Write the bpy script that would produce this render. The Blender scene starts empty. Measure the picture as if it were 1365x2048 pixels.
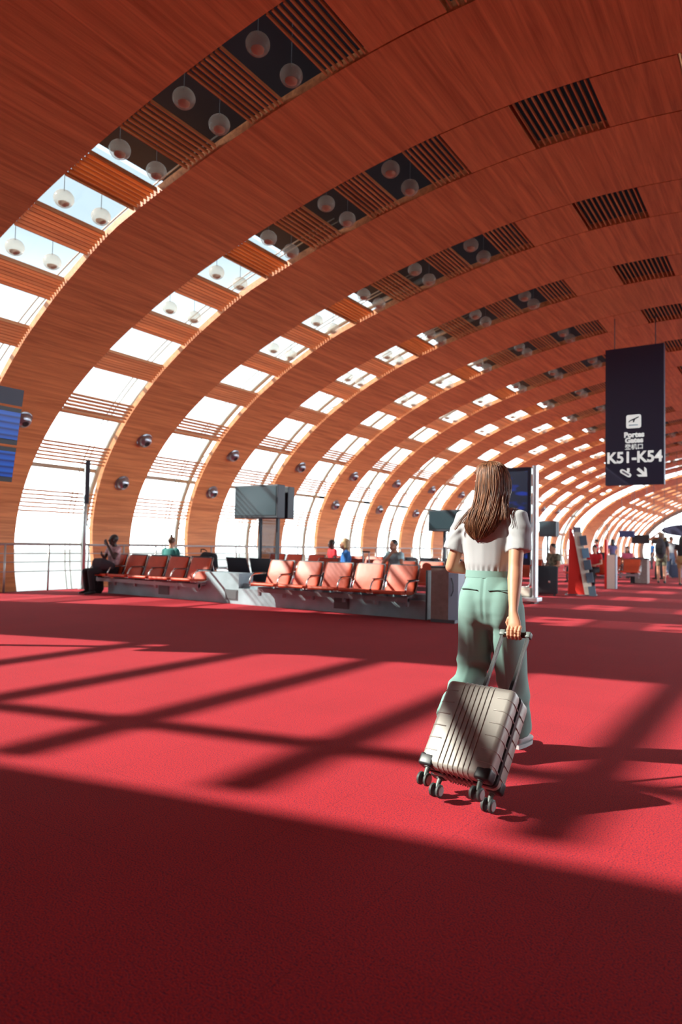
import bpy, bmesh, math, random
import numpy as np
from mathutils import Vector, Matrix
random.seed(7)
SC = bpy.context.scene
COL = SC.collection

# ------------------------------------------------------------------ camera, sky, sun, exposure
CAM_H = 1.2
YAW, PITCH, ROLL = math.radians(33.39), math.radians(2.63), math.radians(1.088)
cam = bpy.data.cameras.new('camera'); cam_ob = bpy.data.objects.new('camera', cam); COL.objects.link(cam_ob)
cam.sensor_fit = 'HORIZONTAL'; cam.sensor_width = 24.0; cam.lens = 24.0*1385/1365
cam.clip_start = 0.05; cam.clip_end = 2000
fl = Vector((-math.sin(YAW), math.cos(YAW), 0)); rt = Vector((math.cos(YAW), math.sin(YAW), 0)); zz = Vector((0, 0, 1))
fw = fl*math.cos(PITCH)+zz*math.sin(PITCH); up0 = zz*math.cos(PITCH)-fl*math.sin(PITCH)
cx = rt*math.cos(ROLL)+up0*math.sin(ROLL)
cy = up0*math.cos(ROLL)-rt*math.sin(ROLL)
M = Matrix((cx, cy, -fw)).transposed().to_4x4(); M.translation = (0, 0, CAM_H)
cam_ob.matrix_world = M
cam.dof.use_dof = True; cam.dof.focus_distance = 3.9; cam.dof.aperture_fstop = 2.2
SC.camera = cam_ob

W = bpy.data.worlds.new('sky'); SC.world = W; W.use_nodes = True
nt = W.node_tree; nt.nodes.clear()
wo = nt.nodes.new('ShaderNodeOutputWorld'); bg = nt.nodes.new('ShaderNodeBackground')
tc = nt.nodes.new('ShaderNodeTexCoord'); sx = nt.nodes.new('ShaderNodeSeparateXYZ'); cr = nt.nodes.new('ShaderNodeValToRGB')
cr.color_ramp.elements[0].position = 0.05; cr.color_ramp.elements[0].color = (1.95, 2.15, 2.30, 1)
cr.color_ramp.elements[1].position = 0.85; cr.color_ramp.elements[1].color = (0.19, 0.25, 0.31, 1)
e_ = cr.color_ramp.elements.new(0.38); e_.color = (0.25, 0.31, 0.355, 1)
e_ = cr.color_ramp.elements.new(0.20); e_.color = (0.72, 0.84, 0.92, 1)
nt.links.new(tc.outputs['Generated'], sx.inputs[0]); nt.links.new(sx.outputs['Z'], cr.inputs[0])
nt.links.new(cr.outputs[0], bg.inputs[0]); nt.links.new(bg.outputs[0], wo.inputs[0])
bg.inputs[1].default_value = 4.7

SUN_A, SUN_B = 1.2, 0.85          # light travels (+SUN_A, +SUN_B, -1)
sl = bpy.data.lights.new('sun', 'SUN'); sl.energy = 16.0; sl.angle = math.radians(0.8); sl.color = (1.0, 0.94, 0.86)
so = bpy.data.objects.new('sun', sl); COL.objects.link(so); so.location = (-40, -30, 35)
so.rotation_euler = Vector((SUN_A, SUN_B, -1)).to_track_quat('-Z', 'Y').to_euler()

SC.view_settings.view_transform = 'Standard'; SC.view_settings.look = 'None'
SC.view_settings.exposure = 0.0; SC.view_settings.gamma = 1.0; SC.view_settings.use_curve_mapping = False
SC.render.engine = 'CYCLES'
SC.cycles.use_denoising = True
SC.cycles.max_bounces = 7; SC.cycles.diffuse_bounces = 5; SC.cycles.transparent_max_bounces = 16
SC.cycles.caustics_reflective = False; SC.cycles.caustics_refractive = False
SC.cycles.sample_clamp_indirect = 6.0

# ------------------------------------------------------------------ helpers
def srgb(r, g, b):
    f = lambda c: (c/255/12.92) if c/255 <= 0.04045 else ((c/255+0.055)/1.055)**2.4
    return (f(r), f(g), f(b), 1)

MATS = {}
def mat(name, color, rough=0.6, metal=0.0, spec=0.5, bump=None, vary=None, emit=None, sheen=0.0, coat=0.0):
    """bump=(scale, strength); vary=(scale, amount)"""
    m = bpy.data.materials.new(name); m.use_nodes = True; t = m.node_tree; p = t.nodes['Principled BSDF']
    p.inputs['Base Color'].default_value = color if len(color) == 4 else (*color, 1)
    p.inputs['Roughness'].default_value = rough; p.inputs['Metallic'].default_value = metal
    p.inputs['Specular IOR Level'].default_value = spec
    if sheen: p.inputs['Sheen Weight'].default_value = sheen
    if coat: p.inputs['Coat Weight'].default_value = coat
    tcn = None
    if bump or vary:
        tcn = t.nodes.new('ShaderNodeTexCoord')
    if vary:
        n = t.nodes.new('ShaderNodeTexNoise'); n.inputs['Scale'].default_value = vary[0]; n.inputs['Detail'].default_value = 4
        t.links.new(tcn.outputs['Object'], n.inputs['Vector'])
        mx = t.nodes.new('ShaderNodeMix'); mx.data_type = 'RGBA'; mx.blend_type = 'MULTIPLY'
        mr = t.nodes.new('ShaderNodeMapRange'); mr.inputs['To Min'].default_value = 1-vary[1]; mr.inputs['To Max'].default_value = 1+vary[1]
        mr.inputs['From Min'].default_value = 0.3; mr.inputs['From Max'].default_value = 0.7
        t.links.new(n.outputs['Fac'], mr.inputs['Value'])
        mx.inputs['Factor'].default_value = 1; mx.inputs['A'].default_value = p.inputs['Base Color'].default_value[:]
        t.links.new(mr.outputs['Result'], mx.inputs['B']); t.links.new(mx.outputs['Result'], p.inputs['Base Color'])
    if bump:
        n = t.nodes.new('ShaderNodeTexNoise'); n.inputs['Scale'].default_value = bump[0]; n.inputs['Detail'].default_value = 3
        t.links.new(tcn.outputs['Object'], n.inputs['Vector'])
        b = t.nodes.new('ShaderNodeBump'); b.inputs['Strength'].default_value = bump[1]; b.inputs['Distance'].default_value = 0.01
        t.links.new(n.outputs['Fac'], b.inputs['Height']); t.links.new(b.outputs['Normal'], p.inputs['Normal'])
    if emit:
        p.inputs['Emission Color'].default_value = (*emit[:3], 1); p.inputs['Emission Strength'].default_value = emit[3]
    MATS[name] = m
    return m

class MB:
    def __init__(s): s.v = []; s.f = []
    def add(s, vs, fs):
        o = len(s.v); s.v += [tuple(v) for v in vs]; s.f += [tuple(i+o for i in f) for f in fs]; return s
    def box(s, c, d, R=None, bevel=0.0):
        hx, hy, hz = d[0]/2, d[1]/2, d[2]/2
        if bevel <= 0:
            P = [Vector((x*hx, y*hy, z*hz)) for z in (-1, 1) for y in (-1, 1) for x in (-1, 1)]
            F = [(0, 2, 3, 1), (4, 5, 7, 6), (0, 1, 5, 4), (2, 6, 7, 3), (0, 4, 6, 2), (1, 3, 7, 5)]
        else:
            bm = bmesh.new(); bmesh.ops.create_cube(bm, size=1.0)
            for v in bm.verts: v.co = Vector((v.co.x*d[0], v.co.y*d[1], v.co.z*d[2]))
            bmesh.ops.bevel(bm, geom=bm.edges[:], offset=bevel, segments=3, profile=0.5, affect='EDGES')
            bm.verts.index_update()
            P = [v.co.copy() for v in bm.verts]; F = [tuple(v.index for v in f.verts) for f in bm.faces]; bm.free()
        c = Vector(c)
        if R is not None: P = [R @ p for p in P]
        return s.add([p+c for p in P], F)
    def loft(s, rings, caps=True, closed=True):
        n = len(rings[0]); vs = [p for r in rings for p in r]; fs = []
        for i in range(len(rings)-1):
            for j in range(n if closed else n-1):
                k = (j+1) % n
                fs.append((i*n+j, i*n+k, (i+1)*n+k, (i+1)*n+j))
        if caps:
            fs.append(tuple(range(n-1, -1, -1))); fs.append(tuple((len(rings)-1)*n+j for j in range(n)))
        return s.add(vs, fs)
    def tube(s, pts, rad, n=10, hint=(0, 1, 0), caps=True, dome=False):
        """rad: number, (rx, ry), or a list of those; rx runs across, ry along the hint"""
        pts = [Vector(p) for p in pts]
        if not isinstance(rad, list): rad = [rad]*len(pts)
        rad = [(r, r) if not isinstance(r, (tuple, list)) else r for r in rad]
        if dome:
            a = (pts[0]-pts[1]).normalized(); b = (pts[-1]-pts[-2]).normalized()
            pre, prer, post, postr = [], [], [], []
            for t in (0.95, 0.7, 0.35):
                m0 = min(rad[0]); m1 = min(rad[-1]); q = math.sqrt(1-t*t)
                pre.append(pts[0]+a*m0*t); prer.append((rad[0][0]*q, rad[0][1]*q))
                post.insert(0, pts[-1]+b*m1*t); postr.insert(0, (rad[-1][0]*q, rad[-1][1]*q))
            pts = pre+pts+post; rad = prer+rad+postr
        rings = []; h = Vector(hint)
        for i, p in enumerate(pts):
            a = pts[max(i-1, 0)]; b = pts[min(i+1, len(pts)-1)]
            tg = (b-a).normalized()
            sx_ = tg.cross(h)
            if sx_.length < 1e-4: sx_ = tg.cross(Vector((1, 0, 0.01)))
            sx_.normalize(); sy_ = sx_.cross(tg).normalized()
            rings.append([p+sx_*rad[i][0]*math.cos(2*math.pi*j/n)+sy_*rad[i][1]*math.sin(2*math.pi*j/n) for j in range(n)])
        return s.loft(rings, caps)
    def ball(s, c, r, nu=16, nv=10, R=None):
        if not isinstance(r, (tuple, list)): r = (r, r, r)
        vs = []; fs = []
        for i in range(1, nv):
            a = math.pi*i/nv
            for j in range(nu):
                b = 2*math.pi*j/nu
                vs.append(Vector((r[0]*math.sin(a)*math.cos(b), r[1]*math.sin(a)*math.sin(b), r[2]*math.cos(a))))
        vs.append(Vector((0, 0, r[2]))); vs.append(Vector((0, 0, -r[2])))
        T = len(vs)-2; B = T+1
        for i in range(nv-2):
            for j in range(nu):
                k = (j+1) % nu
                fs.append((i*nu+j, (i+1)*nu+j, (i+1)*nu+k, i*nu+k))
        for j in range(nu):
            k = (j+1) % nu
            fs.append((T, j, k)); fs.append((B, (nv-2)*nu+k, (nv-2)*nu+j))
        if R is not None: vs = [R @ v for v in vs]
        c = Vector(c)
        return s.add([v+c for v in vs], fs)
    def lathe(s, prof, c=(0, 0, 0), R=None, n=24):
        rings = []
        for r, z in prof:
            rings.append([Vector((max(r, 1e-4)*math.cos(2*math.pi*j/n), max(r, 1e-4)*math.sin(2*math.pi*j/n), z)) for j in range(n)])
        c = Vector(c)
        rings = [[(R @ p if R is not None else p)+c for p in g] for g in rings]
        return s.loft(rings, True)
    def prism(s, poly, f, h):
        """poly: 2D points; f maps (x, y, depth) to 3D; from depth 0 to h"""
        n = len(poly); vs = [f(x, y, 0) for x, y in poly]+[f(x, y, h) for x, y in poly]
        fs = [tuple(range(n-1, -1, -1)), tuple(range(n, 2*n))]+[(i, (i+1) % n, (i+1) % n+n, i+n) for i in range(n)]
        return s.add(vs, fs)
    def build(s, name, m, parent=None, smooth=False, loc=None, angle=None):
        me = bpy.data.meshes.new(name); me.from_pydata(s.v, [], s.f); me.update()
        bm = bmesh.new(); bm.from_mesh(me); bmesh.ops.recalc_face_normals(bm, faces=bm.faces[:]); bm.to_mesh(me); bm.free()
        me.materials.append(m if not isinstance(m, str) else MATS[m])
        if smooth:
            me.polygons.foreach_set('use_smooth', [True]*len(me.polygons))
            if angle: me.set_sharp_from_angle(angle=math.radians(angle))
        o = bpy.data.objects.new(name, me); COL.objects.link(o)
        if parent is not None: o.parent = parent
        if loc is not None: o.location = loc
        return o

def union(mb, name, m, parent=None, voxel=0.01, smooth=6, extra=None):
    """closed overlapping shapes grown together into one continuous surface"""
    me = bpy.data.meshes.new('tmp'); me.from_pydata(mb.v, [], mb.f); me.update()
    bm = bmesh.new(); bm.from_mesh(me); bmesh.ops.recalc_face_normals(bm, faces=bm.faces[:]); bm.to_mesh(me); bm.free()
    t = bpy.data.objects.new('tmp', me); COL.objects.link(t)
    r = t.modifiers.new('r', 'REMESH'); r.mode = 'VOXEL'; r.voxel_size = voxel; r.use_smooth_shade = True
    if smooth:
        q = t.modifiers.new('s', 'SMOOTH'); q.iterations = smooth; q.factor = 0.5
    dg = bpy.context.evaluated_depsgraph_get(); dg.update()
    out = bpy.data.meshes.new_from_object(t.evaluated_get(dg))
    bpy.data.objects.remove(t); bpy.data.meshes.remove(me)
    if extra is not None and extra.v:
        bm = bmesh.new(); bm.from_mesh(out)
        e = bpy.data.meshes.new('e'); e.from_pydata(extra.v, [], extra.f); e.update()
        b2 = bmesh.new(); b2.from_mesh(e); bmesh.ops.recalc_face_normals(b2, faces=b2.faces[:]); b2.to_mesh(e); b2.free()
        bm.from_mesh(e); bm.to_mesh(out); bm.free(); bpy.data.meshes.remove(e)
    out.name = name
    out.materials.clear(); out.materials.append(m if not isinstance(m, str) else MATS[m])
    out.polygons.foreach_set('use_smooth', [True]*len(out.polygons))
    o = bpy.data.objects.new(name, out); COL.objects.link(o)
    if parent is not None: o.parent = parent
    return o

def thing(name, label, cat, loc=(0, 0, 0), rz=0.0, group=None):
    o = bpy.data.objects.new(name, None); COL.objects.link(o); o.empty_display_size = 0.1
    o.location = loc; o.rotation_euler = (0, 0, rz); o['label'] = label; o['category'] = cat
    if group: o['group'] = group
    return o
def tag(o, label, cat, group=None):
    o['label'] = label; o['category'] = cat
    if group: o['group'] = group
    return o
def struct(o, label=None):
    o['kind'] = 'structure'
    if label: o['label'] = label
    return o
def copy_tree(o, parent=None):
    c = o.copy(); COL.objects.link(c)
    if parent is not None: c.parent = parent
    for ch in list(o.children): copy_tree(ch, c)
    return c
def RX(a): return Matrix.Rotation(a, 3, 'X')
def RY(a): return Matrix.Rotation(a, 3, 'Y')
def RZ(a): return Matrix.Rotation(a, 3, 'Z')

# ------------------------------------------------------------------ materials
def wood_material():
    m = bpy.data.materials.new('wood'); m.use_nodes = True; t = m.node_tree; p = t.nodes['Principled BSDF']
    co = t.nodes.new('ShaderNodeTexCoord'); mp = t.nodes.new('ShaderNodeMapping'); mp.inputs['Scale'].default_value = (7, 0.28, 7)
    t.links.new(co.outputs['Object'], mp.inputs['Vector'])
    n1 = t.nodes.new('ShaderNodeTexNoise'); n1.inputs['Scale'].default_value = 1.6; n1.inputs['Detail'].default_value = 6; n1.inputs['Roughness'].default_value = 0.65; n1.inputs['Distortion'].default_value = 0.6
    t.links.new(mp.outputs[0], n1.inputs['Vector'])
    r = t.nodes.new('ShaderNodeValToRGB')
    e = r.color_ramp.elements; e[0].position = 0.32; e[0].color = WOOD_DARK; e[1].position = 0.66; e[1].color = WOOD_LIGHT
    t.links.new(n1.outputs['Fac'], r.inputs[0]); t.links.new(r.outputs[0], p.inputs['Base Color'])
    p.inputs['Roughness'].default_value = 0.55; p.inputs['Specular IOR Level'].default_value = 0.3
    MATS['wood'] = m
WOOD_DARK = (0.40, 0.143, 0.055, 1); WOOD_LIGHT = (0.72, 0.30, 0.12, 1)
wood_material()

def carpet_material():
    m = bpy.data.materials.new('carpet'); m.use_nodes = True; t = m.node_tree; p = t.nodes['Principled BSDF']
    co = t.nodes.new('ShaderNodeTexCoord')
    n1 = t.nodes.new('ShaderNodeTexNoise'); n1.inputs['Scale'].default_value = 150; n1.inputs['Detail'].default_value = 3
    n2 = t.nodes.new('ShaderNodeTexNoise'); n2.inputs['Scale'].default_value = 1.3; n2.inputs['Detail'].default_value = 3
    t.links.new(co.outputs['Object'], n1.inputs['Vector']); t.links.new(co.outputs['Object'], n2.inputs['Vector'])
    r = t.nodes.new('ShaderNodeValToRGB'); e = r.color_ramp.elements
    e[0].position = 0.36; e[0].color = (0.15, 0.016, 0.044, 1); e[1].position = 0.56; e[1].color = (0.545, 0.024, 0.028, 1)
    t.links.new(n1.outputs['Fac'], r.inputs[0])
    mr = t.nodes.new('ShaderNodeMapRange'); mr.inputs['To Min'].default_value = 0.86; mr.inputs['To Max'].default_value = 1.1
    t.links.new(n2.outputs['Fac'], mr.inputs['Value'])
    # joints between carpet tiles
    br = t.nodes.new('ShaderNodeTexBrick'); br.inputs['Scale'].default_value = 1.0; br.inputs['Brick Width'].default_value = 0.6; br.inputs['Row Height'].default_value = 0.6
    br.inputs['Mortar Size'].default_value = 0.003; br.offset = 0.0; br.inputs['Color1'].default_value = (1, 1, 1, 1); br.inputs['Color2'].default_value = (0.97, 0.97, 0.97, 1); br.inputs['Mortar'].default_value = (0.84, 0.84, 0.84, 1)
    t.links.new(co.outputs['Object'], br.inputs['Vector'])
    m1 = t.nodes.new('ShaderNodeMix'); m1.data_type = 'RGBA'; m1.blend_type = 'MULTIPLY'; m1.inputs['Factor'].default_value = 1
    m2 = t.nodes.new('ShaderNodeMix'); m2.data_type = 'RGBA'; m2.blend_type = 'MULTIPLY'; m2.inputs['Factor'].default_value = 1
    t.links.new(r.outputs[0], m1.inputs['A']); t.links.new(mr.outputs[0], m1.inputs['B'])
    t.links.new(m1.outputs['Result'], m2.inputs['A']); t.links.new(br.outputs['Color'], m2.inputs['B'])
    t.links.new(m2.outputs['Result'], p.inputs['Base Color'])
    b = t.nodes.new('ShaderNodeBump'); b.inputs['Strength'].default_value = 0.5; b.inputs['Distance'].default_value = 0.004
    t.links.new(n1.outputs['Fac'], b.inputs['Height']); t.links.new(b.outputs['Normal'], p.inputs['Normal'])
    p.inputs['Roughness'].default_value = 1.0; p.inputs['Specular IOR Level'].default_value = 0.12
    p.inputs['Sheen Weight'].default_value = 0.03; p.inputs['Sheen Roughness'].default_value = 0.5
    MATS['carpet'] = m
carpet_material()

def glass_material(name, tint, gloss=0.08, rough=0.0):
    m = bpy.data.materials.new(name); m.use_nodes = True; t = m.node_tree; t.nodes.clear()
    o = t.nodes.new('ShaderNodeOutputMaterial'); a = t.nodes.new('ShaderNodeBsdfTransparent'); a.inputs[0].default_value = (*tint, 1)
    g = t.nodes.new('ShaderNodeBsdfGlossy'); g.inputs['Roughness'].default_value = rough
    lw = t.nodes.new('ShaderNodeLayerWeight'); lw.inputs['Blend'].default_value = 0.5
    pw = t.nodes.new('ShaderNodeMath'); pw.operation = 'POWER'; pw.inputs[1].default_value = 4.0; t.links.new(lw.outputs['Facing'], pw.inputs[0])
    fr = t.nodes.new('ShaderNodeMath'); fr.operation = 'MULTIPLY_ADD'; fr.inputs[1].default_value = gloss*3; fr.inputs[2].default_value = 0.02; t.links.new(pw.outputs[0], fr.inputs[0])
    mx = t.nodes.new('ShaderNodeMixShader')
    t.links.new(fr.outputs[0], mx.inputs[0]); t.links.new(a.outputs[0], mx.inputs[1]); t.links.new(g.outputs[0], mx.inputs[2]); t.links.new(mx.outputs[0], o.inputs[0])
    MATS[name] = m
glass_material('window_glass', (0.79, 0.81, 0.80), 0.06)      # grey tint added to dim the sky and sun through these panes
glass_material('clear_glass', (0.985, 0.99, 0.99), 0.05)
def globe_material():
    glass_material('globe_glass', (0.90, 0.88, 0.84), 0.18, 0.08)
    t = MATS['globe_glass'].node_tree; o = [n for n in t.nodes if n.type == 'OUTPUT_MATERIAL'][0]; src = o.inputs[0].links[0].from_socket
    d = t.nodes.new('ShaderNodeBsdfTranslucent'); d.inputs[0].default_value = (0.75, 0.70, 0.62, 1)
    d2 = t.nodes.new('ShaderNodeBsdfDiffuse'); d2.inputs[0].default_value = (0.55, 0.45, 0.40, 1)
    m0 = t.nodes.new('ShaderNodeMixShader'); m0.inputs[0].default_value = 0.45; t.links.new(d.outputs[0], m0.inputs[1]); t.links.new(d2.outputs[0], m0.inputs[2])
    m1 = t.nodes.new('ShaderNodeMixShader'); m1.inputs[0].default_value = 0.30
    t.links.new(src, m1.inputs[1]); t.links.new(m0.outputs[0], m1.inputs[2]); t.links.new(m1.outputs[0], o.inputs[0])
globe_material()
glass_material('post_glass', (0.62, 0.68, 0.72), 0.3, 0.02)

mat('roof_dark', srgb(44, 46, 58), 0.9)
mat('steel_paint', (0.30, 0.305, 0.28), 0.45)
mat('steel_dark', (0.10, 0.12, 0.14), 0.5)
mat('apron', (0.40, 0.41, 0.41), 0.9, vary=(0.02, 0.15))
mat('concrete', (0.36, 0.48, 0.53), 0.8, vary=(3, 0.18), bump=(40, 0.1))
mat('leather', (0.60, 0.085, 0.032), 0.48, vary=(6, 0.1), bump=(9, 0.25))
mat('chrome', (0.72, 0.72, 0.70), 0.22, metal=1.0)
mat('alu', (0.60, 0.62, 0.65), 0.38, metal=0.9)
mat('black_plastic', (0.018, 0.02, 0.025), 0.45)
mat('dark_shell', (0.035, 0.045, 0.06), 0.5)
mat('beam_grey', (0.30, 0.24, 0.26), 0.45)
mat('vent_grey', (0.10, 0.11, 0.12), 0.6)
mat('navy', srgb(34, 36, 62), 0.5)
mat('white_print', (0.80, 0.84, 0.82), 0.6, emit=(0.80, 0.90, 0.86, 0.5))
mat('screen_off', (0.03, 0.055, 0.068), 0.22)
mat('rail_metal', (0.42, 0.46, 0.46), 0.4, metal=0.7)
mat('bin_body', (0.30, 0.235, 0.215), 0.55, vary=(14, 0.12))
mat('bin_side', (0.22, 0.24, 0.30), 0.45)
mat('nozzle', (0.30, 0.32, 0.36), 0.28, metal=0.85)
mat('nozzle_dark', (0.02, 0.02, 0.025), 0.6)
mat('floor_reflection', (0.60, 0.40, 0.27), 0.35)
mat('red_paint', (0.75, 0.03, 0.02), 0.5)
mat('cream', (0.72, 0.70, 0.60), 0.6)
mat('poster', (0.10, 0.16, 0.22), 0.5)
mat('poster_blue', (0.16, 0.34, 0.50), 0.5)
mat('sign_blue', srgb(52, 66, 112), 0.6)
mat('sign_olive', srgb(74, 66, 34), 0.6)
mat('sign_orange', srgb(190, 80, 40), 0.6)
mat('skin', (0.60, 0.29, 0.175), 0.5, vary=(7, 0.06))
mat('skin_dark', (0.045, 0.022, 0.018), 0.5)
mat('skin_mid', (0.50, 0.24, 0.15), 0.5)
ordn = ['first', 'second', 'third', 'fourth', 'fifth', 'sixth', 'seventh', 'eighth', 'ninth', 'tenth', 'eleventh', 'twelfth', 'thirteenth', 'fourteenth', 'fifteenth']
# ------------------------------------------------------------------ the vault: an oval cross-section measured along its arc from the crown
VX = -2.77
VC = (0.00686586902340306, 0.02009615947774661, 2.208079142015408e-05, -0.002298136186275253)
_t = np.linspace(-0.11, math.pi/2, 3000); _s2 = np.sin(_t)**2
_q = (VC[0]+VC[1]*_s2+VC[2]*_s2**2+VC[3]*_s2**3)**-0.5
_x = -_q*np.cos(_t); _z = 1+_q*np.sin(_t)
_a = np.concatenate([[0], np.cumsum(np.hypot(np.diff(_x), np.diff(_z)))]); _a = _a[-1]-_a
_a, _x, _z = _a[::-1], _x[::-1], _z[::-1]
SMAX = float(_a[-1])-0.02
def vault(s, off=0.0):
    """s<0 left of the crown, s>0 right; off outward. returns x, z"""
    q = abs(s); sg = -1 if s < 0 else 1
    x = float(np.interp(q, _a, _x)); z = float(np.interp(q, _a, _z))
    e = 0.03; x1, x0 = float(np.interp(q+e, _a, _x)), float(np.interp(max(q-e, 0), _a, _x)); z1, z0 = float(np.interp(q+e, _a, _z)), float(np.interp(max(q-e, 0), _a, _z))
    tx, tz = x1-x0, z1-z0; L = math.hypot(tx, tz); nx, nz = tz/L, -tx/L      # outward on the left half
    x += nx*off; z += nz*off
    return VX+(x if sg < 0 else -x), z
S_FLOOR = 15.71
# bands of louvres and openings down each window strip (arc lengths from the crown)
LOUV = [(1.61, 2.27), (2.91, 3.54), (4.14, 4.82), (5.40, 6.03), (6.70, 7.33), (8.02, 8.62), (9.37, 9.95), (10.73, 11.31), (12.07, 12.62), (13.33, 13.92)]
OPEN = [(2.27, 2.91), (3.54, 4.14), (4.82, 5.40), (6.03, 6.70), (7.33, 8.02), (8.62, 9.37), (9.95, 10.73), (11.31, 12.07), (12.62, 13.33), (13.92, 15.7)]
def width(s): return 1.25+0.1*max(0.0, abs(s)-6.5)
PITCHY = 3.257
STRIPS = [5.82+PITCHY*k for k in range(15)]
FAR = [61.9+2.77*k for k in range(8)]
BAY = (-2.8, 1.4); RING = (54.4, 57.7); Y_BACK, Y_END = -14.0, 84.5
T_WOOD = 0.13

def band(name, y0f, y1f, s0, s1, mat_, thick=T_WOOD, parent=None, yoff=0, step=0.25):
    mb = MB(); n = max(2, int(abs(s1-s0)/step)); R = []
    for i in range(n+1):
        s = s0+(s1-s0)*i/n
        (xi, zi), (xo, zo) = vault(s), vault(s, thick)
        a, b = y0f(s)-yoff, y1f(s)-yoff
        R.append([Vector((xi, a, zi)), Vector((xi, b, zi)), Vector((xo, b, zo)), Vector((xo, a, zo))])
    mb.loft(R)
    return mb.build(name, mat_, parent, smooth=True, angle=35)
def cst(y): return lambda s: y
edges = []   # (near edge, far edge) of every band of wood between openings
edges.append((cst(Y_BACK), cst(BAY[0])))
edges.append((cst(BAY[1]), cst(STRIPS[0])))
for k in range(14):
    edges.append((lambda s, y=STRIPS[k]: y+width(s), cst(STRIPS[k+1])))
edges.append((lambda s: STRIPS[14]+width(s), cst(RING[0])))
edges.append((cst(RING[1]), cst(FAR[0])))
for k in range(7):
    edges.append((lambda s, y=FAR[k]: y+min(width(s), 1.75), cst(FAR[k+1])))
edges.append((lambda s: FAR[7]+min(width(s), 1.75), cst(Y_END)))
for a, b in edges:
    g = 0.012
    a2, b2 = (lambda s, a=a: a(s)+g), (lambda s, b=b: b(s)-g)
    struct(band('wall_left', a2, b2, -SMAX, -9.7, 'wood'))
    struct(band('ceiling', a2, b2, -9.7, 9.7 if a(0) < 12 or 54 < a(0) < 60 else 7.6, 'wood'))
    if a(0) < 12 or 54 < a(0) < 60:
        struct(band('wall_right', a2, b2, 9.7, SMAX, 'wood'))
# unseen opposite side, opened up to light the left wall: wood posts and glass
for k in range(13):
    y = 18.0+4.9*k
    struct(band('wall_right', cst(y), cst(y+0.35), 7.6, SMAX, 'wood'))

struct(band('ceiling', cst(BAY[0]-0.0), cst(BAY[1]), -4.5, 9.7, 'wood')); struct(band('wall_right', cst(BAY[0]), cst(BAY[1]), 9.7, SMAX, 'wood')); struct(band('wall_left', cst(BAY[0]), cst(BAY[1]), -SMAX, -12.0, 'wood'))  # unseen wood closing part of the bay to keep sky off the foreground
# opaque outer roof over the crown, dark inside
def skin(name, y0, y1, s0, s1, off, m, thick=0.05):
    mb = MB(); n = max(2, int((s1-s0)/0.5)); R = []
    for i in range(n+1):
        s = s0+(s1-s0)*i/n; (xi, zi), (xo, zo) = vault(s, off), vault(s, off+thick)
        R.append([Vector((xi, y0, zi)), Vector((xi, y1, zi)), Vector((xo, y1, zo)), Vector((xo, y0, zo))])
    mb.loft(R)
    return mb.build(name, m)
struct(skin('ceiling', BAY[1]-0.3, RING[0]+0.2, -6.05, 5.35, 1.05, 'roof_dark'))
struct(skin('ceiling', RING[1]-0.2, Y_END, -3.2, 3.2, 1.05, 'roof_dark'))
struct(skin('ceiling', Y_BACK, BAY[0]+0.2, -5.35, 5.35, 1.05, 'roof_dark'))

# ------------------------------------------------------------------ window strips
def glazing(mb, y0, y1, sa, sb, off=1.0):
    n = max(2, int(abs(sb-sa)/0.4)); P = []
    for i in range(n+1):
        s = sa+(sb-sa)*i/n
        x0, z0 = vault(s, off); x1, z1 = vault(s, off+0.02)
        P.append([Vector((x0, y0, z0)), Vector((x0, y1, z0)), Vector((x1, y1, z1)), Vector((x1, y0, z1))])
    mb.loft(P)
def arcbar(mb, y, sa, sb, off, r, step=0.4, n=8):
    k = max(2, int(abs(sb-sa)/step)); pts = []
    for i in range(k+1):
        x, z = vault(sa+(sb-sa)*i/k, off); pts.append((x, y, z))
    mb.tube(pts, r, n, hint=(0, 1, 0))
def slat_mb(s0, s1, y_near, yfar_f, sgn=-1, n=8, t=0.015, d=0.058):
    mb = MB(); p = (s1-s0)/n
    for i in range(n):
        s = sgn*(s0+p*(i+0.5))
        e = t/2
        (x0, z0), (x1, z1) = vault(s-e, 0.004), vault(s+e, 0.004)
        (x2, z2), (x3, z3) = vault(s-e, d), vault(s+e, d)
        yf = yfar_f(s)-0.015
        ya = y_near+0.015
        mb.loft([[Vector((x0, ya, z0)), Vector((x1, ya, z1)), Vector((x3, ya, z3)), Vector((x2, ya, z2))],
                 [Vector((x0, yf, z0)), Vector((x1, yf, z1)), Vector((x3, yf, z3)), Vector((x2, yf, z2))]])
    return mb
wcount = [0]
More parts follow.
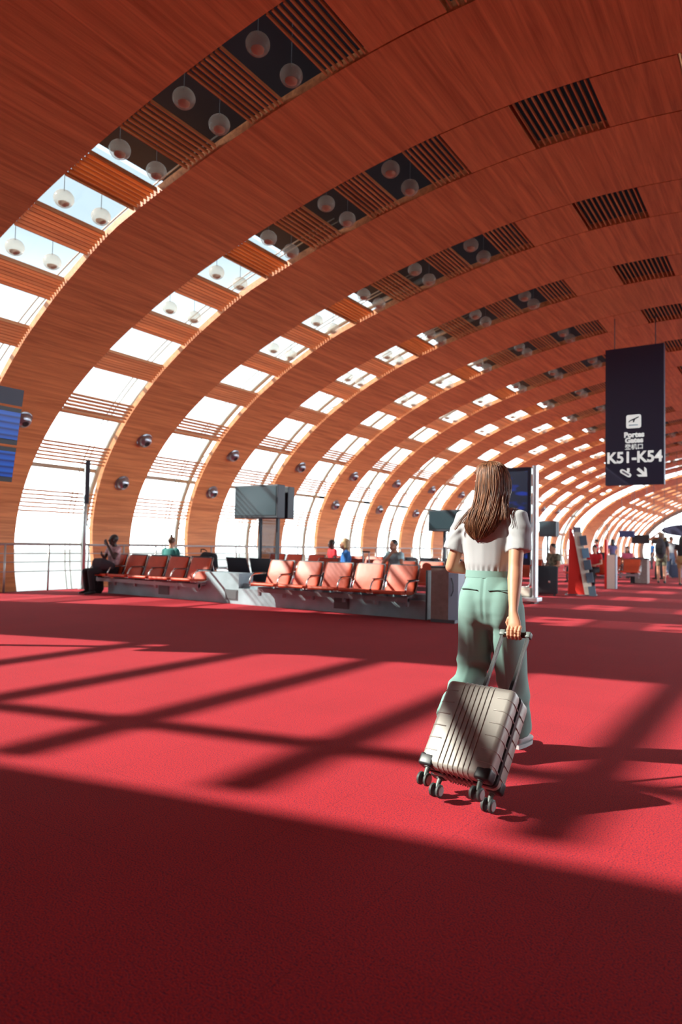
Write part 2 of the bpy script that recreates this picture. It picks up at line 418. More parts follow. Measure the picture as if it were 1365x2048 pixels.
def strip_template(wf, far=False):
    wcount[0] += 1
    root = bpy.data.objects.new('window_%d' % wcount[0], None); COL.objects.link(root); struct(root)
    yf = lambda s: wf(s)
    slat_mb(-0.53, 0.53, 0, yf, 1, 12).build('slat_panel', 'wood', root)
    for i, (a, b) in enumerate(LOUV):
        slat_mb(a, b, 0, yf, -1, 8 if i < 7 else 6, d=(0.058, 0.06, 0.065, 0.08, 0.09, 0.095, 0.09, 0.06, 0.045, 0.04)[i], t=0.016 if i < 7 else 0.034).build('slat_panel', 'wood', root)
    for (a, b) in LOUV[:5]:
        slat_mb(a, b, 0, yf, 1, 8).build('slat_panel', 'wood', root)
    g = 0.012
    band('infill_panel', lambda s: g, lambda s: wf(s)-g, -1.60, -0.55, 'wood', parent=root)
    band('infill_panel', lambda s: g, lambda s: wf(s)-g, 0.55, 1.60, 'wood', parent=root)
    mb = MB(); glazing(mb, -1.107, 2.15 if not far else 1.663, -15.9, -6.1 if not far else -3.3, 1.0); mb.build('glass', 'window_glass', root, smooth=True)
    # transoms behind the openings
    mb = MB()
    for (a, b) in OPEN[3 if not far else 1:]:
        s = -((a+b)/2+0.12) if b < 15 else -14.65
        x, z = vault(s, 0.92)
        mb.box((x, 1.4 if not far else 1.0, z), (0.05, 3.8 if not far else 2.4, 0.10 if b < 15 else 0.035))
    mb.build('glazing_bar', 'steel_paint', root)
    # outer steel arch with its thin rods and the diagonal braces
    ya = 2.45 if not far else 1.9
    mb = MB(); arcbar(mb, ya, -15.9, -4.6, 0.90, 0.065); ar = mb.build('steel_arch', 'steel_paint', root, smooth=True)
    mb = MB()
    for dy in (-0.42, -0.56): arcbar(mb, ya+dy, -15.9, -4.6, 0.86, 0.014, n=5)
    mb.build('rod', 'steel_paint', ar, smooth=True)
    mb = MB()
    for (sv) in (10.2, 12.4, 14.2):
        x0, z0 = vault(-sv, 0.85)
        for ds in (-0.75, 0.75):
            x1, z1 = vault(-(sv+ds), 0.95); mb.tube([(x0, ya, z0), (x1, ya+0.75, z1)], 0.016, 5)
            if sv < 9: mb.tube([(x0, ya, z0), (x1, ya-1.5, z1)], 0.014, 5)
    mb.build('brace', 'steel_dark', ar, smooth=True)
    return root
T1 = strip_template(width)
T1.location = (0, STRIPS[0], 0)
for y in STRIPS[1:]:
    c = copy_tree(T1); wcount[0] += 1; c.name = 'window_%d' % wcount[0]; c.location = (0, y, 0)
T2 = strip_template(lambda s: min(width(s), 1.75), True)
T2.location = (0, FAR[0], 0)
for y in FAR[1:]:
    c = copy_tree(T2); wcount[0] += 1; c.name = 'window_%d' % wcount[0]; c.location = (0, y, 0)

wcount[0] += 1
gr = bpy.data.objects.new('window_%d' % wcount[0], None); COL.objects.link(gr); struct(gr)
mb = MB(); glazing(mb, 12.0, RING[0]-0.2, 7.4, 15.9, 0.9); mb.build('glass', 'clear_glass', gr, smooth=True)  # unseen glazing over the side opened up for light
mb = MB()
for s in (9.2, 11.2, 13.2, 14.9):
    x, z = vault(s, 0.85); mb.box((x, 33.0, z), (0.06, 42.0, 0.05))
mb.build('glazing_bar', 'steel_paint', gr)
# wide fully glazed bays: one beside the camera, one far down the hall
def outer_s_for_shadow(xf):
    best = min(np.linspace(4.5, 15, 1500), key=lambda s: abs(vault(-s, 1.0)[0]+SUN_A*vault(-s, 1.0)[1]-xf))
    return float(best)
def glass_bay(y0, y1, arch_ys, bars):
    wcount[0] += 1
    root = bpy.data.objects.new('window_%d' % wcount[0], None); COL.objects.link(root); struct(root); root.location = (0, y0, 0)
    w = y1-y0
    mb = MB(); glazing(mb, -1.4, w+0.4, -15.9, 4.0, 1.0); mb.build('glass', 'window_glass', root, smooth=True)
    mb = MB()
    for s in bars:
        x, z = vault(s, 1.0); x2, z2 = vault(s+0.01, 1.0)
        mb.box((x, w/2, z), (0.20, w+0.8, 0.09), RY(-math.atan2(z2-z, x2-x)))
    mb.build('glazing_bar', 'steel_paint', root)
    for ya in arch_ys:
        mb = MB(); arcbar(mb, ya, -15.9, 15.9, 0.97, 0.11); mb.build('steel_arch', 'steel_paint', root, smooth=True)
    return root
bars = [-outer_s_for_shadow(x) for x in (-6.4, -5.0, -3.68, -2.3, -0.9)]
bars += [-(bars[0]*-1+1.35*k) for k in range(1, 5)]
glass_bay(BAY[0], BAY[1], [0.5], bars)
glass_bay(RING[0], RING[1], [1.6], [s for s in np.arange(-15, 15.1, 1.3)])

# ------------------------------------------------------------------ floor, ends, ground outside
mb = MB(); mb.box((-2.65, (Y_BACK+Y_END)/2, -0.15), (23.7, Y_END-Y_BACK, 0.3))
struct(mb.build('floor', 'carpet'))
mb = MB(); mb.box((-14.515, (Y_BACK+Y_END)/2, -0.16), (0.03, Y_END-Y_BACK, 0.33))
struct(mb.build('trim_1', 'steel_dark'))
def arch_poly(off=0.0, ds=0.5, smax=15.7):
    return [vault(s, off) for s in np.arange(-smax, smax+0.01, ds)]
mb = MB(); mb.prism(arch_poly(0.1), lambda x, z, d: Vector((x, Y_BACK-0.3+d, z)), 0.3)
struct(mb.build('wall_back', 'wood'))
# far end: a glazed gable
wcount[0] += 1
gb = bpy.data.objects.new('window_%d' % wcount[0], None); COL.objects.link(gb); struct(gb); gb.location = (0, Y_END, 0)
mb = MB(); mb.prism(arch_poly(0.05), lambda x, z, d: Vector((x, 0.02+d, z)), 0.03); mb.build('glass', 'window_glass', gb)
mb = MB()
for i in range(9):
    x = -12.4+2.6*i; zt = max(vault(s)[1] for s in np.arange(-15, 15, 0.1) if abs(vault(s)[0]-x) < 0.25); mb.box((x, 0.05, zt/2), (0.09, 0.12, zt))
for z in (2.4, 4.6):
    xs = [vault(s)[0] for s in np.arange(-15, 15, 0.05) if abs(vault(s)[1]-z) < 0.06]; mb.box(((min(xs)+max(xs))/2, 0.05, z), (max(xs)-min(xs), 0.1, 0.07))
mb.build('glazing_bar', 'steel_paint', gb)
mb = MB()
R = []
for s in np.arange(-15.7, 15.71, 0.4):
    (a, b), (c, d) = vault(s), vault(s, -0.30)
    R.append([Vector((a, -0.3, b)), Vector((a, 0.0, b)), Vector((c, 0.0, d)), Vector((c, -0.3, d))])
mb.loft(R); mb.build('window_frame', 'steel_paint', gb)
# the apron outside, one storey down
mb = MB(); mb.box((-120, 60, -5.0), (460, 460, 0.4))
g = tag(mb.build('apron', 'apron'), 'pale concrete apron outside below the windows', 'ground'); g['kind'] = 'structure'
g.name = 'ground'; del g['label']; del g['category']

# ------------------------------------------------------------------ handrail in front of the glass
rail = thing('handrail', 'grey metal handrail with four bars running in front of the glass wall', 'handrail', (-14.4, 3.29, 0))
for j in range(52):
    mb = MB(); mb.tube([(0, j*1.06, 0), (0, j*1.06, 1.045)], (0.022, 0.022), 8, hint=(1, 0, 0)); mb.build('post', 'rail_metal', rail, smooth=True)
mb = MB(); mb.tube([(0, -1.0, 1.055), (0, 55.0, 1.055)], 0.024, 8, hint=(0, 0, 1)); mb.build('top_rail', 'rail_metal', rail, smooth=True)
for z in (0.85, 0.66, 0.45):
    mb = MB(); mb.tube([(0.01, -1.0, z), (0.01, 55.0, z)], 0.011, 6, hint=(0, 0, 1)); mb.build('bar', 'rail_metal', rail, smooth=True)

# ------------------------------------------------------------------ air nozzles on the wood bands
def nozzle():
    t = thing('air_nozzle', '', 'air vent')
    mb = MB(); mb.lathe([(0.0, 0.0), (0.20, 0.0), (0.205, 0.02), (0.19, 0.035), (0.16, 0.03), (0.0, 0.03)], n=24); mb.build('flange', 'nozzle', t, smooth=True, angle=40)
    prof = [(0.175*math.sin(a), 0.03+0.16*math.cos(a)*0.95) for a in np.linspace(math.pi/2, 0.42, 9)]
    prof += [(0.06, 0.12), (0.045, 0.10), (0.0, 0.10)]
    mb = MB(); mb.lathe([(0.0, 0.02)]+[(0.175, 0.02)]+prof, n=24); mb.build('nozzle_ball', 'nozzle', t, smooth=True, angle=50)
    mb = MB(); mb.lathe([(0.0, 0.101), (0.052, 0.104), (0.06, 0.17), (0.055, 0.17), (0.0, 0.13)], n=16); mb.build('bore', 'nozzle_dark', t, smooth=True, angle=50)
    return t
NZ = nozzle(); first = True
names = ['behind the blue flight screens', 'on the first wood rib right of the black edge-on display', 'on the wood rib left of the large black monitor', 'on the wood rib right of the large black monitor']
for k in range(-1, 13):
    y = STRIPS[0]+PITCHY*k+2.55 if k >= 0 else 2.6
    if k < 0: continue
    for hi, s in ((1, 11.66), (0, 12.98)):
        o = NZ if first else copy_tree(NZ); first = False
        x, z = vault(-s); x2, z2 = vault(-s, -0.1)
        d = Vector((x2-x, 0, z2-z)).normalized()
        o.location = (x, y, z); o.rotation_euler = d.to_track_quat('Z', 'Y').to_euler()
        pos = {0: 'beside the blue flight screens at the left edge', 1: 'on the wood rib above the seated man', 2: 'on the wood rib left of the big monitor', 3: 'on the wood rib right of the big monitor'}.get(k, '%s wood rib past the big monitor' % ordn[k-3])
        o['label'] = '%s round metal air nozzle %s' % ('upper' if hi else 'lower', pos)
        o['group'] = 'air nozzles on the wood ribs'

# ------------------------------------------------------------------ glass globe lamps in the upper openings
def globe():
    t = thing('globe_lamp', '', 'lamp')
    mb = MB(); mb.ball((0, 0, 0), (0.15, 0.15, 0.13), 24, 14); mb.build('globe', 'globe_glass', t, smooth=True)
    mb = MB(); mb.lathe([(0.0, -0.045), (0.05, -0.047), (0.082, -0.06), (0.075, -0.085), (0.045, -0.105), (0.0, -0.112)], n=18); mb.build('floor_reflection', 'floor_reflection', t, smooth=True, angle=50)  # tan disc stands in for the red floor reflected in the globe
    mb = MB(); mb.tube([(0, 0, 0.12), (0, 0, 0.75)], 0.005, 6, hint=(0, 1, 0)); mb.build('stem', 'steel_dark', t, smooth=True)
    return t
GL = globe(); first = True
for k, y in enumerate(STRIPS):
    for j, s in enumerate((2.59, 3.85, 5.13, 6.43, 7.75)):
        for dy in (0.29, 0.95):
            if k == 0 and j > 4: continue
            o = GL if first else copy_tree(GL); first = False
            x, z = vault(-s, 0.03)
            o.location = (x, y+dy, z)
            o['label'] = '%s glass globe lamp, %s opening below the crown, %s window strip' % ('nearer' if dy < 0.5 else 'farther', ordn[j], ordn[k])
            o['group'] = 'glass globe lamps in the vault openings'
# ------------------------------------------------------------------ seating
def rpad(w, d, h, bev):                      # rounded cushion centred on the origin
    mb = MB(); mb.box((0, 0, 0), (w, d, h), bevel=bev); return mb
def moved(mb, R=None, t=(0, 0, 0)):
    t = Vector(t); o = MB(); o.v = [tuple(((R @ Vector(v)) if R is not None else Vector(v))+t) for v in mb.v]; o.f = mb.f; return o
PITCH_S = 0.645
def seat_parts(parent, x, y=0.0, flip=1, armrest=True, last=False):
    """seat facing -Y (flip=1) or +Y (flip=-1); y of the back foot of the cushion"""
    F = flip
    pad = moved(rpad(0.555, 0.47, 0.055, 0.024), RX(-0.05*F), (x, y-0.21*F, 0.425))
    s = pad.build('seat', 'leather', parent, smooth=True, angle=50)
    back = MB(); n = 11; rings = []
    for i in range(n):                       # puffy back, leaning away
        t = i/(n-1); z = 0.43+0.43*t; yy = y+(0.015+0.155*t)*F
        th = 0.018+0.020*math.sin(math.pi*min(max(t, 0.04), 0.96)); w = 0.272 if 0 < i < n-1 else 0.258
        ring = []
        for j in range(20):
            a = 2*math.pi*j/20; cxx = math.copysign(abs(math.cos(a))**0.35, math.cos(a))*w; cyy = math.copysign(abs(math.sin(a))**0.8, math.sin(a))*th
            ring.append(Vector((x+cxx, yy+cyy-0.02*F, z)))
        rings.append(ring)
    back.loft(rings); back.build('backrest', 'leather', s, smooth=True, angle=60)
    sh = MB(); sh.loft([[Vector((x-0.285, y+0.03*F, 0.40)), Vector((x+0.285, y+0.03*F, 0.40)), Vector((x+0.285, y+0.06*F, 0.40)), Vector((x-0.285, y+0.06*F, 0.40))],
                        [Vector((x-0.262, y+0.18*F, 0.875)), Vector((x+0.262, y+0.18*F, 0.875)), Vector((x+0.262, y+0.20*F, 0.875)), Vector((x-0.262, y+0.20*F, 0.875))]])
    sh.build('back_shell', 'dark_shell', s)
    for sd in (-1, 1):
        f = MB(); xx = x+sd*0.288
        f.tube([(xx, y-0.44*F, 0.405), (xx, y-0.10*F, 0.39), (xx, y+0.01*F, 0.42), (xx, y+0.06*F, 0.52), (xx, y+0.175*F, 0.868)], (0.009, 0.014), 8, hint=(1, 0, 0))
        f.build('side_frame', 'chrome', s, smooth=True)
    def arm(xx):
        f = MB(); f.tube([(xx, y-0.40*F, 0.44), (xx, y-0.395*F, 0.50), (xx, y-0.345*F, 0.585), (xx, y-0.27*F, 0.618), (xx, y-0.10*F, 0.625), (xx, y+0.06*F, 0.62)], [(0.013, 0.016)]*3+[(0.018, 0.013)]*3, 10, hint=(1, 0, 0))
        f.build('armrest', 'chrome' if True else '', s, smooth=True)
        g = MB(); g.box((xx, y-0.14*F, 0.637), (0.044, 0.34, 0.014), bevel=0.005); g.build('arm_pad', 'black_plastic', s)
    arm(x-PITCH_S/2)
    if last: arm(x+PITCH_S/2)
    return s
def bench(x0, y, n, flip, label, group=None, beam=True, z=0):
    t = thing('tandem_bench', label, 'bench', (x0, y, 0), 0, group)
    for i in range(n): seat_parts(t, PITCH_S*(i+0.5), 0, flip, last=(i == n-1))
    mb = MB(); mb.box((PITCH_S*n/2, -0.19*flip, 0.315), (PITCH_S*n-0.1, 0.09, 0.075)); mb.build('beam', 'beam_grey', t)
    for i in range(n+1):
        mb = MB(); xx = min(max(PITCH_S*i, 0.07), PITCH_S*n-0.07)
        mb.box((xx, -0.19*flip, 0.285), (0.04, 0.06, 0.15)); mb.box((xx, -0.05*flip, 0.35), (0.035, 0.36, 0.04))
        mb.build('bracket', 'beam_grey', t)
    return t
B1 = bench(-8.40, 10.14, 5, 1, 'front row of five red leather seats on the concrete plinth, right of the gap', 'tandem benches')
B2 = bench(-13.06, 10.14, 5, 1, 'front row of five red leather seats where the man sits at far left', 'tandem benches')
# concrete plinth carrying both benches
pl = thing('concrete_plinth', 'long grey concrete plinth under the two front rows of seats', 'plinth', (-8.95, 10.36, 0))
mb = MB(); mb.box((0, 0, 0.15), (7.90, 0.42, 0.30)); mb.box((0, 0.06, 0.345), (7.90, 0.28, 0.09))
mb.box((-0.53, 0.0, 0.445), (0.9, 0.42, 0.29))
mb.build('plinth_block', 'concrete', pl)
for xx in (-9.21, -6.64, -11.1):
    mb = MB(); mb.box((xx+8.95, -0.213, 0.17), (0.32, 0.012, 0.20)); mb.box((xx+8.95, -0.221, 0.17), (0.27, 0.010, 0.15)); mb.build('vent_grille', 'vent_grey', pl)
mb = MB(); mb.box((3.96, 0.06, 0.40), (0.03, 0.62, 0.80), bevel=0.01); mb.build('end_panel', 'dark_shell', pl)
# seats behind, facing the glass, and rows further back
bench(-13.0, 11.02, 4, -1, 'row of seats facing the glass behind the front left row', 'tandem benches')
bench(-10.05, 11.02, 2, -1, 'pair of seats with dark shells facing the glass behind the plinth gap', 'tandem benches')
bench(-9.2, 12.85, 6, 1, 'second row of red seats, behind the front right row, by the blonde woman', 'tandem benches')
bench(-13.35, 16.2, 2, 1, 'red seats behind the post of the big monitor, near the glass', 'tandem benches')
bench(-11.9, 16.2, 5, 1, 'row of red seats behind the woman in blue, towards the glass', 'tandem benches')
bench(-9.0, 16.6, 3, -1, 'red seats facing the glass behind the man in pale blue', 'tandem benches')
bench(-7.6, 18.4, 3, 1, 'red seats seen right beside and below the tall blue screen', 'tandem benches')
bench(-6.15, 22.6, 2, 1, 'orange lit seats behind the red brochure stand', 'tandem benches')
bench(-6.4, 25.6, 3, 1, 'red seats just left of the cream gate post', 'tandem benches')
bench(-7.9, 31.0, 4, 1, 'distant red seats behind the travellers by the gate post', 'tandem benches')

# ------------------------------------------------------------------ litter bin at the end of the seats
t = thing('litter_bin', 'brown grey litter bin at the right end of the front seats', 'bin', (-4.62, 10.15, 0), math.radians(0))
mb = MB(); mb.box((-0.07, 0, 0.45), (0.30, 0.36, 0.80)); mb.build('body', 'bin_body', t)
mb = MB(); mb.loft([[Vector((0.08, -0.18, z)), Vector((0.20, -0.08, z)), Vector((0.20, 0.18, z)), Vector((0.08, 0.18, z))] for z in (0.05, 0.85)]); mb.build('side_panel', 'bin_side', t)
mb = MB(); mb.box((-0.01, 0, 0.865), (0.44, 0.38, 0.03), bevel=0.008); mb.build('lid', 'dark_shell', t)
mb = MB(); mb.box((-0.01, 0, 0.025), (0.41, 0.37, 0.05)); mb.build('base', 'steel_dark', t)
mb = MB(); mb.tube([(0.12, -0.165, 0.70), (0.155, -0.175, 0.60), (0.155, -0.17, 0.50), (0.12, -0.165, 0.42)], 0.009, 6); mb.build('handle', 'black_plastic', t, smooth=True)

# ------------------------------------------------------------------ monitors on posts
def monitor(loc, w, h, depth, zc, label, posts=(-0.3, 0.2), two=True, rz=0.0, pr=0.055):
    t = thing('monitor_stand', label, 'monitor', loc, rz, 'monitors on posts')
    mb = MB(); mb.box((0, 0, zc), (w, depth*0.42, h), bevel=0.012); c = mb.build('casing', 'dark_shell', t)
    mb = MB(); mb.box((0, -depth*0.21-0.004, zc+0.01), (w-0.09, 0.012, h-0.10)); mb.build('screen', 'screen_off', c)
    if two:
        mb = MB(); mb.box((0, depth*0.60, zc-0.01), (w*0.98, depth*0.38, h*0.97), bevel=0.012); mb.build('casing', 'dark_shell', t)
        mb = MB(); mb.box((0, depth*0.3, zc), (w*0.5, depth*0.3, h*0.5)); mb.build('bracket', 'steel_dark', t)
    for p in posts:
        mb = MB(); mb.box((p, depth*0.30, (zc-h/2+0.1)/2), (pr, pr*1.4, zc-h/2+0.1)); mb.build('post', 'dark_shell', t)
    if len(posts) > 1:
        mb = MB(); mb.box(((posts[0]+posts[1])/2, depth*0.30, (zc-h/2)/2+0.02), (abs(posts[1]-posts[0])-pr, 0.015, zc-h/2-0.08)); mb.build('glass_panel', 'post_glass', t)
    mb = MB(); mb.box((sum(posts)/len(posts), depth*0.3, 0.012), (max(0.5, abs(posts[-1]-posts[0])+0.25), 0.45, 0.024)); mb.build('base_plate', 'steel_dark', t)
    return t
monitor((-10.12, 12.0, 0), 1.26, 0.74, 0.62, 2.11, 'large black double monitor on two posts behind the seats', (-0.11, 0.40))
monitor((-7.35, 16.0, 0), 0.96, 0.54, 0.35, 1.83, 'black monitor on a single post partly hidden by the woman', (-0.10,), True)
monitor((-7.5, 25.0, 0), 0.62, 0.56, 0.4, 1.88, 'small distant black monitor on a post right of the tall blue screen', (-0.05,), True)

# edge-on narrow display on its pole beside the handrail
t = thing('display_pole', 'slim black display seen edge-on on a tall grey pole by the handrail', 'display', (-14.33, 10.53, 0))
mb = MB(); mb.tube([(0, 0, 0), (0, 0, 3.0)], 0.045, 12, hint=(0, 1, 0)); mb.build('pole', 'rail_metal', t, smooth=True)
mb = MB(); mb.tube([(0, 0, 0), (0, 0, 0.015)], 0.11, 16, hint=(0, 1, 0)); mb.build('base_plate', 'rail_metal', t)
mb = MB(); mb.box((0.13, -0.06, 2.55), (0.10, 0.55, 1.02), RZ(math.radians(53)), bevel=0.01); mb.build('display_case', 'dark_shell', t)
mb = MB(); mb.box((0.03, 0.01, 2.55), (0.10, 0.06, 0.7)); mb.build('bracket', 'steel_dark', t)

# ------------------------------------------------------------------ blue flight screens at the left edge
def flight_screen_mat():
    m = mat('flight_screen', (0.01, 0.02, 0.05), 0.25); t = m.node_tree; p = t.nodes['Principled BSDF']
    co = t.nodes.new('ShaderNodeTexCoord'); sp = t.nodes.new('ShaderNodeSeparateXYZ'); t.links.new(co.outputs['Object'], sp.inputs[0])
    w = t.nodes.new('ShaderNodeMath'); w.operation = 'MULTIPLY'; w.inputs[1].default_value = 13.0; t.links.new(sp.outputs['Z'], w.inputs[0])
    fr = t.nodes.new('ShaderNodeMath'); fr.operation = 'FRACT'; t.links.new(w.outputs[0], fr.inputs[0])
    r = t.nodes.new('ShaderNodeValToRGB'); e = r.color_ramp.elements
    e[0].position = 0.0; e[0].color = (0.003, 0.012, 0.10, 1); e[1].position = 1.0; e[1].color = (0.003, 0.012, 0.10, 1)
    q = r.color_ramp.elements.new(0.3); q.color = (0.003, 0.10, 0.55, 1); q = r.color_ramp.elements.new(0.75); q.color = (0.003, 0.06, 0.40, 1)
    t.links.new(fr.outputs[0], r.inputs[0]); t.links.new(r.outputs[0], p.inputs['Emission Color']); p.inputs['Emission Strength'].default_value = 0.75
flight_screen_mat()
t = thing('flight_display', 'stack of blue flight information screens under a navy header at left edge', 'display', (-8.2, 4.2, 0))
tl = RY(math.radians(9.5))
def fp(name, z0, z1, m, par, grow=0.0, dx=0.0):
    mb = MB(); zc = (z0+z1)/2; mb.box((0.085*(zc-2.5)*2+dx, 0.03, zc), (0.07, 1.50+grow, z1-z0+grow), tl); return mb.build(name, m, par)
fp('header_board', 2.845, 3.05, 'navy', t)
a = fp('casing', 2.36, 2.82, 'black_plastic', t); fp('screen', 2.395, 2.785, 'flight_screen', a, -0.05, 0.038)
a = fp('casing', 1.90, 2.335, 'black_plastic', t); fp('screen', 1.935, 2.30, 'flight_screen', a, -0.05, 0.038)
mb = MB(); mb.box((-0.20, -0.45, 1.5), (0.09, 0.09, 3.0)); mb.build('post', 'steel_dark', t)
mb = MB(); mb.box((-0.12, -0.45, 2.1), (0.2, 0.06, 0.06)); mb.box((-0.08, -0.45, 2.8), (0.2, 0.06, 0.06)); mb.build('bracket', 'steel_dark', t)
mb = MB(); mb.box((-0.20, -0.45, 0.01), (0.4, 0.4, 0.02)); mb.build('base_plate', 'steel_dark', t)

# ------------------------------------------------------------------ tall blue screen behind the woman
def blue_screen_mat():
    m = mat('blue_screen', (0.012, 0.016, 0.025), 0.3); t = m.node_tree; p = t.nodes['Principled BSDF']
    co = t.nodes.new('ShaderNodeTexCoord'); mp = t.nodes.new('ShaderNodeMapping'); mp.inputs['Rotation'].default_value = (0, math.radians(-28), 0); mp.inputs['Scale'].default_value = (3.0, 1, 7.0)
    n = t.nodes.new('ShaderNodeTexNoise'); n.inputs['Scale'].default_value = 1.0; n.inputs['Detail'].default_value = 1
    r = t.nodes.new('ShaderNodeValToRGB'); e = r.color_ramp.elements; e[0].position = 0.55; e[0].color = (0.012, 0.016, 0.035, 1); e[1].position = 0.72; e[1].color = (0.008, 0.035, 0.32, 1)
    t.links.new(co.outputs['Object'], mp.inputs[0]); t.links.new(mp.outputs[0], n.inputs['Vector']); t.links.new(n.outputs['Fac'], r.inputs[0])
    t.links.new(r.outputs[0], p.inputs['Emission Color']); p.inputs['Emission Strength'].default_value = 0.9
blue_screen_mat()
t = thing('totem_screen', 'tall dark blue screen in a silver frame standing right of the woman', 'screen', (-4.70, 14.73, 0))
mb = MB(); mb.box((-0.70, 0, 1.88), (1.22, 0.10, 2.12), bevel=0.015); c = mb.build('casing', 'navy', t)
mb = MB(); mb.box((-0.70, -0.055, 1.90), (1.10, 0.012, 1.90)); mb.build('screen', 'blue_screen', c)
mb = MB(); mb.tube([(0, 0, 0.12), (0, 0, 2.96)], (0.065, 0.075), 14, hint=(0, 1, 0)); mb.build('column', 'alu', t, smooth=True, angle=40)
mb = MB(); mb.tube([(-0.09, 0, 0.80), (-0.09, 0, 0.42), (-0.13, 0, 0.36), (-0.2, 0, 0.34), (-1.3, 0, 0.34)], 0.02, 8); mb.build('frame_loop', 'alu', t, smooth=True)
mb = MB(); mb.box((-0.70, 0, 0.235), (1.25, 0.18, 0.20), bevel=0.03); mb.build('plinth', 'cream', t)
mb = MB(); mb.box((-0.60, 0, 0.09), (1.42, 0.34, 0.10), bevel=0.02); mb.build('base', 'alu', t)
mb = MB()
for xx in (-1.2, 0.0): mb.box((xx, 0, 0.02), (0.08, 0.28, 0.04))
mb.build('foot', 'black_plastic', t)

# ------------------------------------------------------------------ red brochure stand
t = thing('brochure_stand', 'red leaning leaflet stand with a pale strip of dark leaflets', 'leaflet stand', (-4.72, 18.5, 0), math.radians(8))
mb = MB(); mb.loft([[Vector((-0.30, -0.02, 0)), Vector((-0.26, -0.32, 0)), Vector((0.34, -0.30, 0)), Vector((0.34, 0.04, 0))], [Vector((-0.27, 0, 1.72)), Vector((-0.25, -0.04, 1.72)), Vector((-0.22, -0.03, 1.72)), Vector((-0.22, 0.01, 1.72))]]); mb.build('red_frame', 'red_paint', t)
mb = MB(); mb.loft([[Vector((0.16, -0.345, 0.03)), Vector((0.36, -0.345, 0.03)), Vector((0.36, -0.315, 0.03)), Vector((0.16, -0.315, 0.03))], [Vector((-0.16, -0.085, 1.62)), Vector((0.04, -0.085, 1.62)), Vector((0.04, -0.055, 1.62)), Vector((-0.16, -0.055, 1.62))]]); mb.build('panel', 'cream', t)
for i, z in enumerate((0.12, 0.46, 0.78, 1.08, 1.40)):
    q = z/1.62; xx = 0.34*(1-q)+0.04*q+0.02; yy = -0.345*(1-q)-0.085*q-0.03
    mb = MB(); mb.box((xx, yy, z), (0.17, 0.03, 0.25), RY(-0.16) @ RX(-0.15)); mb.build('leaflet', 'poster_blue' if i == 3 else 'poster', t)
mb = MB(); mb.box((-0.07, -0.04, 1.66), (0.20, 0.05, 0.20), bevel=0.02); mb.build('header', 'bin_side', t)
mb = MB(); mb.box((0.05, -0.15, 0.012), (0.75, 0.42, 0.024)); mb.build('base', 'steel_dark', t)

# ------------------------------------------------------------------ gate posts, far bin
def gate_post(loc, label, sc=1.0):
    t = thing('gate_post', label, 'gate post', loc, 0, 'cream and red gate posts')
    mb = MB(); mb.box((0.0, 0, 0.51), (0.23, 0.20, 1.02)); mb.build('cabinet', 'cream', t)
    mb = MB(); mb.box((0.125, 0.02, 0.51), (0.03, 0.22, 1.02)); mb.build('side_panel', 'bin_side', t)
    mb = MB(); mb.box((-0.155, 0, 0.74), (0.065, 0.16, 1.48)); mb.build('red_mast', 'red_paint', t)
    mb = MB(); mb.tube([(-0.14, 0, 1.45), (-0.11, 0, 1.70), (-0.14, 0, 1.95)], 0.012, 6); mb.build('antenna', 'steel_dark', t, smooth=True)
    return t
gate_post((-4.70, 22.1, 0), 'cream gate post with a red mast right of the leaflet stand')
gate_post((-4.50, 33.5, 0), 'distant cream gate post with a red mast near the right edge')
t = thing('litter_bin', 'dark grey square litter bin in the aisle by the backpacker', 'bin', (-4.62, 26.2, 0))
mb = MB(); mb.box((0, 0, 0.44), (0.56, 0.45, 0.84), bevel=0.02); mb.build('body', 'bin_body', t)
mb = MB(); mb.box((0, 0, 0.88), (0.60, 0.48, 0.04), bevel=0.01); mb.build('lid', 'steel_dark', t)
mb = MB(); mb.box((-0.1, -0.23, 0.72), (0.08, 0.02, 0.22)); mb.build('sticker', 'cream', t)
mb = MB(); mb.box((-0.2, -0.23, 0.32), (0.14, 0.015, 0.6)); mb.build('door', 'black_plastic', t)

# ------------------------------------------------------------------ hanging signs
def text_mesh(s, size, parent, loc, bold=0.0, m='white_print', rot=(math.pi/2, 0, 0), name='lettering', sx=1.0):
    c = bpy.data.curves.new('t', 'FONT'); c.body = s; c.size = size; c.align_x = 'CENTER'; c.extrude = 0.004; c.offset = bold; c.resolution_u = 4
    o = bpy.data.objects.new('t', c); COL.objects.link(o)
    dg = bpy.context.evaluated_depsgraph_get(); dg.update()
    me = bpy.data.meshes.new_from_object(o.evaluated_get(dg)); bpy.data.objects.remove(o)
    me.name = name; me.materials.clear(); me.materials.append(MATS[m])
    q = bpy.data.objects.new(name, me); COL.objects.link(q); q.parent = parent; q.location = loc; q.rotation_euler = rot; q.scale = (sx, 1, 1)
    return q
t = thing('gate_sign', 'tall navy hanging sign reading K51-K54 with white pictograms', 'sign', (-3.49, 19.0, 2.865))
SH = 3.60; SWD = 1.42
mb = MB(); mb.box((0, 0.10, SH/2), (SWD, 0.20, SH)); c = mb.build('sign_board', 'navy', t)
def sy(px): return (968-px)/285.0*SH      # height on the board
def sxx(px): return (px-1270)/118.0*SWD
text_mesh('K51-K54', 0.40, c, (0.0, -0.004, sy(922)), 0.011, sx=0.93)
text_mesh('Portes', 0.185, c, (0.0, -0.004, sy(870)), 0.008)
text_mesh('Gates', 0.185, c, (0.0, -0.004, sy(881.5)), 0.008)
text_mesh('登机口', 0.15, c, (0.0, -0.004, sy(894.5)), 0.002)
def flat(poly, name, m, d=0.0):
    mb = MB(); mb.prism(poly, lambda x, z, e: Vector((x, -0.006-d-e, z)), 0.004); return mb.build(name, m, c)
